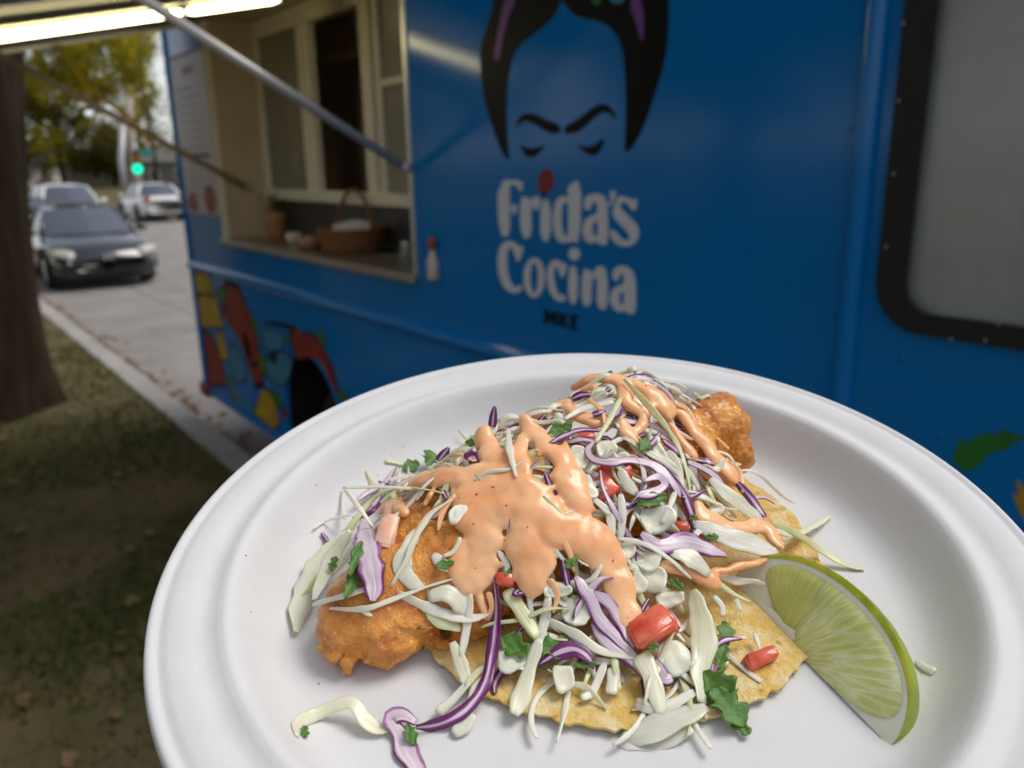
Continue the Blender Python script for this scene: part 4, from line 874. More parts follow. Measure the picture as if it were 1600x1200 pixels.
def petal(X_, Y_, size, rot, off=1.0, tilt=0.0, label=None, group=None, bow=.25, raw=None):
    c = raw if raw is not None else hit(*zc(X_, Y_), off); ex, ey, ez = frame(c, rot, tilt, .45); sd = X_*.31+Y_*.17; n, k = 26, 6; V = []
    for side in (1, -1):
        for i in range(k):
            f = (i/(k-1))**.8
            for j in range(n):
                a = 2*math.pi*j/n; e_ = (abs(math.cos(a))**3+abs(math.sin(a))**3)**(-1/3)*(1+.16*noise.noise((math.cos(a)*1.3+sd, math.sin(a)*1.3, 2))+.05*noise.noise((math.cos(a)*5+sd, math.sin(a)*5, 2)))
                x, y = .5*f*e_*math.cos(a), .5*f*e_*math.sin(a)*(1+.25*math.cos(a)*math.sin(sd))
                z = bow*size[0]*(x*x*1.8-.15)+.10*size[0]*noise.noise((x*2.2+sd, y*2.2, 5))+side*size[2]*.5*(1-.35*f**6)
                V.append(c+ex*size[0]*x+ey*size[1]*y+ez*z)
    q = n*k; F = [(i*n+j, i*n+(j+1) % n, (i+1)*n+(j+1) % n, (i+1)*n+j) for i in range(k-1) for j in range(n)]; F = F+[tuple(a+q for a in f_[::-1]) for f_ in F]
    F += [((k-1)*n+j, (k-1)*n+(j+1) % n, q+(k-1)*n+(j+1) % n, q+(k-1)*n+j) for j in range(n)]
    o = mk('onion_piece', pw(V), F, FM['onion']); tag(o, label, 'onion', group); FOOD.append(o); return o
def leaf(X_, Y_, ln, wd, rot, off=1.5, tilt=10, label=None, group='chopped cilantro leaves', curl=.35, raw=None, lob=3):
    c = raw if raw is not None else hit(*zc(X_, Y_), off); ex, ey, ez = frame(c, rot, tilt); sd = X_*.7+Y_
    n, k = 17, 7; V = []
    for side in (0, 1):
        for i in range(n):
            f = i/(n-1); hw = wd*.5*(math.sin(math.pi*min(1, f*1.02))**.55)*(1+.30*math.sin(f*lob*6.28+sd)+.12*math.sin(f*37+sd))+.05
            for j in range(k):
                g = 2*j/(k-1)-1; x = (f-.5)*ln+.08*ln*abs(g)*math.sin(f*9); y = hw*g
                z = curl*(abs(y)**1.3)*.45+.10*ln*math.sin(f*3+sd)*f+.35*math.cos(g*5+f*7+sd)*.5-side*.28
                V.append(c+ex*x+ey*y+ez*z)
    q = n*k; F = [(i*k+j, (i+1)*k+j, (i+1)*k+j+1, i*k+j+1) for i in range(n-1) for j in range(k-1)]; F += [tuple(a+q for a in f_[::-1]) for f_ in F]
    F += [(i*k, q+i*k, q+(i+1)*k, (i+1)*k) for i in range(n-1)]+[((i+1)*k+k-1, q+(i+1)*k+k-1, q+i*k+k-1, i*k+k-1) for i in range(n-1)]
    o = mk('cilantro_leaf', pw(V), F, FM['cil']); tag(o, label or 'chopped green cilantro leaf', 'cilantro', group); FOOD.append(o); return o
def fuse(name, balls, voxel, smooth, m, disp=None, cap=None):
    """balls: (centre mm, radii mm, normal) fused into one skin"""
    bm = bmesh.new(); bmesh.ops.create_icosphere(bm, subdivisions=3, radius=1.0); SV = np.array([v.co[:] for v in bm.verts]); SF = [[v.index for v in f.verts] for f in bm.faces]; bm.free()
    mb = MB()
    for c, r, nr in balls:
        nr = np.array(nr)/np.linalg.norm(nr); x = np.cross(nr, [0.3, .9, .1]); x /= np.linalg.norm(x); y = np.cross(nr, x)
        mb.add(np.array(c)+SV[:, :1]*x*r[0]+SV[:, 1:2]*y*r[1]+SV[:, 2:3]*nr*r[2], SF)
    tmp = mk('tmp_'+name, mb.V, mb.F, None, origin=(0, 0, 0)); md = tmp.modifiers.new('r', 'REMESH'); md.mode = 'VOXEL'; md.voxel_size = voxel; md.use_smooth_shade = True
    s = tmp.modifiers.new('s', 'SMOOTH'); s.factor = .5; s.iterations = smooth
    dg = bpy.context.evaluated_depsgraph_get(); me = bpy.data.meshes.new_from_object(tmp.evaluated_get(dg))
    V = np.zeros(len(me.vertices)*3); me.vertices.foreach_get('co', V); V = V.reshape(-1, 3); Nn = np.zeros(len(me.vertices)*3); me.vertices.foreach_get('normal', Nn); Nn = Nn.reshape(-1, 3)
    F = [tuple(p.vertices) for p in me.polygons]
    if disp: V = V+Nn*np.array([disp(v) for v in V])[:, None]
    bpy.data.objects.remove(tmp); bpy.data.meshes.remove(me)
    if cap is not None: V[:, 2] = [-1.6*math.log(math.exp(-z/1.6)+math.exp(-max(H(a, b)+cap+.8, 12.0)/1.6)) for a, b, z in V]
    V[:, 2] = np.maximum(V[:, 2], .25)
    return mk(name, pw(V), F, m)
def hn(u, v):                                            # heap normal
    e = 3.0; return np.array([-(H(u+e, v)-H(u-e, v))/(2*e), -(H(u, v+e)-H(u, v-e))/(2*e), 1.0])

# ------------------------------------------------------------------ tortilla
n, k = 260, 22; V = []
for side in (0, 1):
    for i in range(k):
        f = i/(k-1)
        for j in range(n):
            a = 2*math.pi*j/n; R = 69*(1+.018*noise.noise((math.cos(a)*2.2, math.sin(a)*2.2, 4)))+1.3*noise.noise((math.cos(a)*18, math.sin(a)*18, 1))+.8*noise.noise((math.cos(a)*50, math.sin(a)*50, 1))
            r = R*f*(1 if side == 0 else .995); lift = 2.2*max(0, f-.55)**2*10*(.35+.65*noise.noise((math.cos(a)*1.6+3, math.sin(a)*1.6, 0)))
            V.append((5+r*math.cos(a), 10+r*math.sin(a), max(.3+(1.3 if side == 0 else 0)+max(lift, 0)*.7+.25*noise.noise((r*.09*math.cos(a), r*.09*math.sin(a), 7)), .15+(1.1 if side == 0 else 0))))
q = n*k; F = [(i*n+j, i*n+(j+1) % n, (i+1)*n+(j+1) % n, (i+1)*n+j) for i in range(k-1) for j in range(n)]
F = F+[tuple(a+q for a in f_[::-1]) for f_ in F]; z0 = len(V); V += [V[(k-1)*n+j] for j in range(n)]+[V[q+(k-1)*n+j] for j in range(n)]; F += [(z0+j, z0+(j+1) % n, z0+n+(j+1) % n, z0+n+j) for j in range(n)]
tag(mk('tortilla', pw(V), F, FM['tort']), 'soft yellow corn tortilla lying flat under the fish and slaw', 'tortilla')

# ------------------------------------------------------------------ fried fish
def fd(v): return 1.7*noise.noise(Vector(v*.085))+1.0*noise.noise(Vector(v*.2+3))+.9*max(0, noise.noise(Vector(v*.42+7)))+.5*noise.noise(Vector(v*.8))
up_ = (0, 0, 1)
fa = [((-66,-23,12),(15,14,11.5),up_), ((-71,-27,8),(10,9,8),up_), ((-62,-32,7),(10,7,7),up_), ((-56,-19,14),(16,15,13),up_), ((-46,-12,15),(17,17,14.5),up_), ((-40,-18,9),(13,10,8),up_), ((-33,-4,17),(18,18,15),up_), ((-20,5,18),(18,19,16),up_), ((-30,-16,8),(10,6,6),up_), ((-55,2,14),(14,14,12),up_), ((-40,12,16),(16,16,14),up_), ((-6,12,17),(16,18,15),up_)]
rq = random.Random(5); edge_ = catmull(np.array([(-79,-24,4),(-76,-34,3),(-66,-39,3),(-55,-33,3),(-45,-29,3),(-34,-25,4),(-24,-20,5)], float), 60)
for i in range(48):
    e_ = edge_[rq.randrange(60)]; r_ = rq.uniform(.9, 2.3); fa.append(((e_[0]+rq.gauss(0, 1.6), e_[1]+rq.gauss(.8, 1.4), max(r_, e_[2]+rq.gauss(0, 2.5))), (r_, r_*rq.uniform(.7, 1.2), r_), up_))
o = fuse('fried_fish', fa, .8, 6, FM['fish'], fd, .2); tag(o, 'golden battered fish fillet with bare rounded end at left of plate', 'fried fish', 'fried fish on the tortilla')
fb = [((8,24,17),(17,17,15),up_), ((22,35,18),(16,16,16),up_), ((36,46,19),(14,14,15),up_), ((45,53,22),(11,11,12),up_), ((50,56,26),(9,9,8),up_), ((53,52,23),(8,8,9),up_), ((55,46,17),(6,7,8),up_), ((30,16,10),(13,11,8),up_), ((42,36,11),(11,10,8),up_)]
o = fuse('fried_fish', fb, .8, 6, FM['fish'], fd); tag(o, 'golden battered fish fillet with end standing up at back right', 'fried fish', 'fried fish on the tortilla')

# ------------------------------------------------------------------ sauce
S = [[(348,378,18),(385,362,30),(440,356,35),(500,350,36),(570,342,36),(640,345,40),(700,372,40),(735,410,36)], [(512,432,26),(550,405,40),(610,392,46),(670,400,46),(730,425,44),(770,455,42)], [(535,480,34),(590,455,44),(650,450,48),(715,462,48),(780,482,46),(850,518,50),(915,545,48),(958,600,40),(980,670,38),(1002,735,38),(1006,772,24)],
     [(560,430,30),(575,480,42),(578,530,46),(568,580,50),(555,625,50),(548,655,34)], [(525,560,24),(516,610,30),(520,648,22)], [(690,500,40),(712,550,46),(728,600,48),(740,650,38)], [(760,520,30),(765,590,28),(752,640,26)], [(600,560,24),(615,600,22)], [(935,600,32),(900,575,30),(870,555,30)], [(930,640,20),(955,680,24)],
     [(590,212,22),(594,250,32),(620,285,32),(665,300,36),(690,335,36),(665,370,34)], [(822,205,6),(825,245,10),(822,290,24),(836,350,42),(853,405,44),(866,455,32),(876,492,15)], [(705,178,20),(730,222,32),(765,250,28),(805,288,32),(832,330,34)], [(700,235,20),(692,280,24),(695,320,26)],
     [(858,85,20),(900,66,26),(950,60,24),(990,82,26),(1003,128,26),(1035,152,18)], [(880,100,14),(905,92,18)], [(1035,82,20),(1070,105,30),(1108,148,29),(1120,170,16)], [(800,150,20),(825,138,26),(852,165,20),(900,187,22),(965,185,16)], [(985,195,20),(1010,225,25),(1044,250,19)],
     [(1150,150,12),(1180,190,18),(1212,232,28),(1250,285,30),(1300,338,34),(1322,358,22)], [(1130,200,10),(1160,240,18),(1192,287,18)], [(1265,235,10),(1297,264,7)],
     [(1205,418,14),(1213,455,26),(1255,488,30),(1320,500,24),(1400,492,22),(1432,530,28),(1448,552,16)], [(1110,608,14),(1165,618,22),(1235,645,27),(1254,662,13)], [(1262,622,12),(1340,606,12),(1410,586,9)], [(300,440,18),(332,428,26),(360,455,16)], [(1215,325,12),(1240,350,16)], [(1035,215,16),(1060,170,18),(1080,150,16)], [(760,170,12),(725,165,16)]]
balls = []; rs = random.Random(3)
def pour(st, dz=0.0, flat=1.0):
    P = settle([hit(*zc(x, y), .6) for x, y, r in st], [zc(x, y) for x, y, r in st]); R = [r/8.3 for x, y, r in st]; m_ = max(4, int(sum(np.linalg.norm(np.array(P[i+1])-P[i]) for i in range(len(P)-1))/1.1))
    C = catmull(np.array(P), m_); rr_ = np.interp(np.linspace(0, 1, m_), np.linspace(0, 1, len(R)), R)
    for c, r in zip(C, rr_):
        nr = hn(c[0], c[1]); nr /= np.linalg.norm(nr)
        jx, jy = noise.noise((c[0]*.21, c[1]*.21, 1))*r*.45, noise.noise((c[0]*.21, c[1]*.21, 8))*r*.45; z_ = c[2]; c = np.array([c[0]+jx, c[1]+jy, 0]); c[2] = max(H(c[0], c[1])+.5, min(z_, H(c[0], c[1])+9) if z_ > 25 else 0)
        r *= 1+.30*noise.noise((c[0]*.13, c[1]*.13, st[0][0])); th_ = min(r*.8, .85+r*.25)*flat
        balls.append((c+nr*(th_*.3+dz), (r, r, th_), nr))
        if r > 3.2 and rs.random() < .16:                       # runs and dribbles at the edges
            a_ = rs.uniform(0, 6.28); q_ = c+np.array([math.cos(a_), math.sin(a_)-.35, 0])*r*.95; l_ = rs.uniform(1, 5); w_ = rs.uniform(.9, 1.8)
            for g in np.linspace(0, 1, 4):
                e_ = q_+np.array([math.cos(a_)*.6, math.sin(a_)*.6-.6, 0])*l_*g; e_[2] = H(e_[0], e_[1])+.5; balls.append((e_, (w_*(1-.2*g), w_*(1-.2*g), w_*.75), hn(e_[0], e_[1])))
for st in S: pour(st)
for i in range(26):                                             # shreds showing as ridges under the sauce
    x, y = rs.uniform(530, 780), rs.uniform(360, 640)
    if i > 18: x, y = rs.uniform(880, 1280), rs.uniform(70, 300)
    a_ = rs.uniform(0, 6.28); l_ = rs.uniform(30, 70); k_ = rs.uniform(-.6, .6)
    pts = [(x+l_*(g-.5)*math.cos(a_+k_*g), y+l_*(g-.5)*math.sin(a_+k_*g), 8+3*rs.random()) for g in (0, .33, .66, 1)]
    if i <= 10: pour(pts, dz=.8)
def sd_(v): return .55*noise.noise(Vector((v[0]*.12, v[1]*.2, v[2]*.16)))+.2*noise.noise(Vector(v*.30))
o = fuse('sauce', balls, .55, 12, FM['sauce'], sd_); tag(o, 'thick pale orange creamy sauce drizzled over the whole slaw heap', 'sauce')
# ------------------------------------------------------------------ slaw filling, laid at random over the heap
gw, gp, go = 'white cabbage shreds tangled in the slaw', 'purple cabbage shreds tangled in the slaw', 'onion pieces mixed through the slaw'
def bare(u, v):                                          # where the fish shows bare
    return (u < -36 and v < 4-.25*(u+36)) or (u > 42 and v > 34) or (u > 47 and v > 8) or (u > 33 and v < 3) or (u < -20 and v < -12)
def rspot():
    while True:
        u, v = rnd.uniform(-72, 60), rnd.uniform(-46, 68)
        if H(u, v) > 4.5 and not bare(u, v): return u, v
for i in range(330):
    u, v = rspot(); a = rnd.random()*6.28; ln = rnd.uniform(11, 34); m_ = 8; P = []; o_ = rnd.uniform(-3.0, 1.0) if rnd.random() > .13 else rnd.uniform(1.6, 3.0); da = rnd.gauss(0, .22)
    for j in range(m_):
        P.append((u, v, H(u, v)+o_+.8*math.sin(j*1.3+i))); u += ln/m_*math.cos(a); v += ln/m_*math.sin(a); a += da
    P = np.array(P); P[:, 2] = np.maximum(P[:, 2], 2.8)
    if rnd.random() < .80: ribbon('W' if rnd.random() < .78 else 'G', None, [rnd.uniform(.6, 2.0), rnd.uniform(1.0, 3.0), rnd.uniform(.6, 1.8)], rnd.uniform(.4, .7), raw=P, twist=rnd.uniform(-90, 90), label='short pale cabbage shred tangled in the slaw heap', group=gw)
    else: ribbon('P' if rnd.random() < .6 else 'Q', None, [rnd.uniform(.7, 2.2), rnd.uniform(1.2, 3.2), rnd.uniform(.7, 2.0)], rnd.uniform(.5, .8), raw=P, twist=rnd.uniform(-90, 90), label='short purple cabbage shred tangled in the slaw heap', group=gp)
for i in range(14):
    u, v = rspot(); s_ = rnd.uniform(3.5, 6.5)
    petal(i*31, i*17, (s_, s_*rnd.uniform(.6, 1), s_*rnd.uniform(.14, .26)), rnd.random()*360, raw=np.array([u, v, H(u, v)+rnd.uniform(-2.5, .8)]), tilt=rnd.uniform(-35, 35), label='diced white onion piece mixed into the slaw heap', group=go, bow=rnd.uniform(-.1, .25))
for i in range(16):
    u, v = rspot(); leaf(i*37, i*11, rnd.uniform(3, 6), rnd.uniform(2, 4), rnd.random()*360, raw=np.array([u, v, H(u, v)+rnd.uniform(0, 1.0)]), tilt=rnd.uniform(-40, 40), label='small chopped cilantro leaf mixed into the slaw heap', group='cilantro bits mixed through the slaw')
for i in range(3):
    u, v = rspot(); s_ = rnd.uniform(4, 5.5); chunk('tomato_piece', 'tomato', FM['tomato'], i*13, i*29, (s_, s_*.8, s_*.6), rnd.random()*360, raw=np.array([u, v, H(u, v)-rnd.uniform(0.5, 3)]), tilt=rnd.uniform(-30, 30), label='diced red tomato piece buried in the slaw heap', group='tomato pieces mixed through the slaw')

# ------------------------------------------------------------------ shreds one can pick out (kind, points, widths, thickness, twist, label)
R_ = ribbon
W_ = [
 ('W', [(45,1098,.8),(48,1060,1.5),(100,1035,1.5),(180,1002,1.8),(215,1008,1.8),(245,1052,1.2),(290,1078,.8),(335,1062,.8)], [2.6,4,4,4.5,5,5.5,5,3], 1.0, 20, 'wavy white cabbage shred lying alone on the plate at lower left'),
 ('W', [(165,520,3),(110,590,3),(75,660,2.5),(52,730,2),(42,795,1)], [4,9,10,8,2.5], .6, 10, 'broad translucent cabbage leaf hanging past the fish at far left'),
 ('W', [(200,500,5),(150,575,4),(120,640,3),(95,700,2)], [3,7,6,3], .7, -20, 'pale cabbage leaf flap behind the purple piece at left'),
 ('G', [(470,392,3),(400,378,4),(330,378,5),(270,405,5),(215,470,5),(170,545,4),(110,630,3),(60,690,2)], [1.8,2.4,2.6,2.6,2.6,3,3,1.6], .9, 40, 'long pale green shred arching down the left side of the heap'),
 ('W', [(183,372,3),(178,420,3),(183,468,2)], [1.6,1.5,1.4], .8, 10, 'thin white shred standing upright at far left'),
 ('W', [(92,496,2),(130,472,2),(200,455,3)], [.9,1.3,1.5], .8, 0, 'thin curved tendril of cabbage at far left'),
 ('W', [(185,382,3),(230,440,3),(268,492,3)], [1.8,2.2,1.8], .8, 20, 'short white shred slanting down beside the upright one'),
 ('W', [(178,376,3),(290,374,4),(400,380,3)], [1.3,1.5,1.3], .8, 0, 'thin straight shred running level into the sauce at left'),
 ('G', [(300,298,1),(340,305,1.5),(385,318,1.5)], [2,2.2,1.4], .8, 0, 'short pale shred poking out beside the back cilantro leaves'),
 ('W', [(90,716,1.5),(180,690,2.5),(265,664,2.5)], [2,2.8,2.6], 1, 10, 'straight pale shred lying across the bare fish end'),
 ('W', [(140,727,2),(240,728,2.5),(330,698,2.5),(420,664,2.5),(500,640,3)], [1.2,2.2,2,1.8,1.6], .9, 30, 'long thin forked shred lying across the fish'),
 ('W', [(225,722,2),(250,742,2),(264,748,2)], [2,1.8,.8], .8, 0, 'small forked tip of cabbage on the fish'),
 ('W', [(490,412,3.5),(430,455,4),(385,530,3.5),(362,590,2.5),(318,664,1.5)], [2.6,3,2.4,2.2,2], 1, 30, 'white shred sloping from the sauce down over the fish'),
 ('W', [(395,500,2),(360,560,2),(352,610,2),(380,650,2),(415,668,1.5)], [4,6,7,6,2.5], .8, -15, 'broad curved white shred lying on the middle of the fish'),
 ('W', [(440,570,2),(470,600,2),(505,620,2)], [4,5,3], .9, 0, 'small pale flake of cabbage left of the left sauce lobe'),
 ('W', [(338,682,2),(420,722,2.5),(500,748,2.5),(560,755,2.5),(615,735,2)], [3,4,4.5,4,2.5], 1, 20, 'long white shred lying along the front of the fish'),
 ('W', [(425,692,3),(480,682,3.5),(525,715,3.5),(545,752,2.5)], [5,7,7,4], .8, 0, 'broad white flake with purple fleck on the fish'),
 ('G', [(425,735,2),(470,765,2),(522,788,1.5)], [4,5.5,3], .9, 0, 'pointed pale green flake at the fish front'),
 ('W', [(548,685,3),(542,760,3),(522,868,1.5)], [3,3.2,2.8], 1, 10, 'straight white shred hanging down in front of the fish'),
 ('W', [(496,825,1.5),(522,890,1.5),(540,945,1)], [4,5,4.5], 1, 0, 'short wide white shred standing on the tortilla below the fish'),
 ('G', [(605,890,1.2),(570,912,1.2),(535,955,1)], [2.5,2.8,2.4], .9, 0, 'pale green shred beside the purple strand on the tortilla'),
 ('W', [(610,905,1),(575,960,1),(548,1010,.8)], [4,5,4], .8, 0, 'flat translucent shred under the purple strand'),
 ('W', [(545,940,1),(500,990,.8),(452,1034,.8)], [2.6,3.4,3.4], .9, 10, 'pale shred hanging off the tortilla edge onto the plate'),
 ('W', [(552,1030,.6),(530,1065,.6),(500,1092,.6)], [5,6,4], .6, 0, 'flat pale scrap on the plate under the purple curl'),
 ('G', [(655,672,2),(700,740,2.5),(745,812,2.5)], [5.5,6.5,5.5], 1.4, 0, 'thick green-edged cabbage rib below the middle sauce lobe'),
 ('W', [(750,815,3),(722,900,2),(695,985,1.2),(676,1035,1)], [4.5,5.5,6.5,5], 1.3, 0, 'thick white cabbage rib sliding down over the tortilla front'),
 ('W', [(775,695,2.5),(765,760,2.5),(742,830,2)], [3.6,4,3.6], 1, 0, 'white shred below the middle sauce lobe'),
 ('W', [(770,758,2),(850,800,2.5),(930,850,2.5),(1035,872,2)], [3,3.8,3.2,2.2], 1, 20, 'long white shred sloping under the purple ribbons'),
 ('W', [(975,522,3),(1060,542,4),(1130,585,4),(1190,640,3)], [1.6,2.2,2.2,1.6], .9, 0, 'thin arching shred right of the sauce stream'),
 ('W', [(1195,675,3),(1215,750,3.5),(1228,830,3),(1215,910,2),(1222,1000,1)], [5,9,9.5,7,5.5], 1.2, 20, 'large broad white shred hanging down at right of the heap'),
 ('W', [(1045,860,3),(1075,930,3),(1105,1040,1.2)], [8,6.5,5], 1.2, 0, 'wide white rib pointing down beside the big tomato piece'),
 ('W', [(990,1112,.8),(1060,1085,1.2),(1140,1050,1.6),(1235,1012,1.4)], [5,9,9,5], .6, 10, 'large translucent cabbage flake at the tortilla front right'),
 ('W', [(975,1118,.6),(1090,1118,.7),(1195,1075,.8)], [4,6,4], .6, 0, 'flat translucent flake lying on the plate below the tortilla'),
 ('W', [(1030,1000,1.2),(1100,1020,1.4),(1200,970,1.5)], [4,5,3.5], .8, 0, 'pale curved flake on the tortilla front'),
 ('W', [(940,885,1.5),(905,965,1),(872,988,1)], [2.6,3.2,2.4], .9, 0, 'small white shred lying on the tortilla centre'),
 ('W', [(965,900,1.5),(958,975,1)], [4,5], .8, 0, 'short wide white shred on the tortilla centre'),
 ('W', [(1130,865,2),(1170,920,1.5),(1215,955,1.2)], [2,2,1.4], .8, 0, 'thin white shred leading to the broad hanging shred'),
 ('W', [(1595,458,1.5),(1545,488,1.2),(1490,512,1.2),(1430,500,1.5)], [2.6,3,3,2.6], .9, 0, 'pale shred sticking out over the plate behind the lime'),
 ('G', [(1420,480,2),(1500,512,2),(1570,560,1.5),(1640,600,1),(1693,615,.8)], [3,3.2,2.8,3,3.2], .9, 25, 'long pale green shred reaching across the plate behind the lime'),
 ('W', [(1845,880,.8),(1872,900,.8),(1898,912,.8)], [2,3.4,3.6], .9, 0, 'single small shred on the plate right of the lime'),
 ('G', [(995,60,4),(1055,125,4.5),(1115,195,4.5),(1155,260,4),(1178,330,3.5),(1190,400,2.5)], [2.2,3,2.6,2.2,2,1.2], .9, 30, 'long green shred running down from the top of the heap'),
 ('W', [(820,178,3.5),(880,145,4),(965,125,4)], [2,3.6,3], .9, 0, 'pale shred crossing the top left of the heap'),
 ('G', [(988,112,4.5),(955,175,4.5),(912,245,3.5)], [2.4,2.6,1.8], .9, 0, 'pale green shred slanting down from the top sauce'),
 ('W', [(1120,270,3.5),(1150,320,3.5),(1165,390,3)], [4,5,2.5], .8, 0, 'fan of pale cabbage under the long green shred'),
 ('W', [(1150,290,3.5),(1190,340,3.5),(1215,385,3)], [2,2.2,1.2], .8, 0, 'thin pale shred beside the cabbage fan'),
 ('W', [(985,325,3),(1005,365,3),(1035,395,2.5)], [4,5,3], 1, 0, 'short ruffled white shred in the middle of the slaw'),
 ('W', [(905,405,2.5),(945,440,3),(985,470,3)], [2.6,3.4,3], 1, 0, 'white shred in the hollow beside the sauce stream'),
 ('W', [(985,395,3.5),(990,450,3.5),(985,525,2.5)], [2.6,3.4,3], 1, 0, 'upright white shred beside the sauce stream'),
 ('W', [(955,445,3),(962,515,2.5)], [3.4,3.4], 1, 0, 'short upright white shred in the dark hollow'),
 ('W', [(1145,385,4),(1125,440,4),(1105,480,3)], [2.2,2.6,2], .9, 0, 'short pale shred above the large onion piece'),
 ('W', [(1245,350,3.5),(1310,405,3.5),(1395,472,2.5)], [4,7,4.5], .8, 0, 'wide sauce-stained shred below the right sauce trail'),
 ('W', [(1200,480,3.5),(1300,520,3.5),(1390,545,2.5),(1440,560,2)], [5,9,9,4], .7, 0, 'large translucent flake under the right sauce pool'),
 ('W', [(1130,560,4),(1190,580,4.5),(1245,630,3.5)], [4,8,5], .8, 0, 'broad pale flake above the lower right sauce trail'),
 ('W', [(658,205,4.5),(664,270,5),(682,345,4.5)], [2,3,1.6], .8, 0, 'sauce-coated shred standing in the main sauce pool'),
 ('W', [(635,205,3),(655,170,'k'),(690,172,'k')], [3,3.6,2], .8, 0, 'translucent flake behind the main sauce pool'),
 ('W', [(1255,690,2.5),(1280,720,2),(1282,750,1.5)], [2,2.4,2], .8, 0, 'small hooked shred under the lime tip'),
 ('W', [(1320,700,1.5),(1335,735,1.2)], [2.4,1.6], .8, 0, 'tiny shred on the tortilla beside the lime'),
 ('W', [(1375,800,1.2),(1395,860,1)], [1.8,1.4], .8, 0, 'tiny shred on the tortilla above the stray tomato'),
 ('W', [(1300,815,1.2),(1350,812,1.2)], [1.4,1.2], .8, 0, 'tiny thin shred by the right cilantro sprig'),
]
W_ += [
 ('W', [(560,360,3),(600,330,4.2),(660,322,4.2),(700,300,3.5)], [1.6,2.2,2,1.4], .9, 30, 'white shred breaking out of the back of the main sauce'),
 ('G', [(760,400,3.5),(800,440,4),(850,500,3.5),(880,560,3)], [1.4,2,2,1.4], .9, 20, 'pale green shred lying beside the main sauce stream'),
 ('W', [(520,520,3),(500,560,3.6),(470,575,3)], [1.8,2.4,1.6], .9, 0, 'white shred sticking out left of the left sauce lobe'),
 ('W', [(630,560,3),(655,600,3.2),(650,650,2.6)], [2,2.6,1.8], .9, 0, 'white shred hanging in the gap between the sauce lobes'),
 ('W', [(930,600,3.6),(905,640,3.4),(880,650,3)], [1.8,2.4,1.6], .9, 0, 'white shred under the bend of the sauce stream'),
]
for kd, pts, w, t, tw, lb in W_: R_(kd, pts, [a*.76 for a in w], t*.6, twist=tw*1.6+8, label=lb)
SC = [([(505,395,3),(470,440,3),(455,500,2)],[1.6,2,1.2],'left edge'), ([(800,500,3),(835,560,3.5),(850,620,2.5)],[1.5,1.8,1],'right edge'), ([(560,300,2),(520,280,2.5),(480,285,2)],[1.4,1.6,1],'back edge'), ([(600,680,2.5),(612,720,2.5),(600,760,2)],[1.8,1.8,1.2],'front lobe'), ([(780,640,2.5),(800,690,2.5),(790,740,2)],[1.6,2,1.2],'front right lobe'),
 ([(1140,130,3),(1180,150,3),(1210,200,3)],[1.6,2,1.2],'upper right trail'), ([(1300,300,3),(1330,330,3),(1340,390,2.5)],[1.6,2,1.2],'right trail'), ([(890,120,4),(930,150,4),(940,200,3.5)],[1.4,1.8,1.2],'top trail')]
for pts, w, wh in SC: R_('S', pts, w, .8, twist=20, label='sauce-coated shred at the '+wh+' of the sauce')
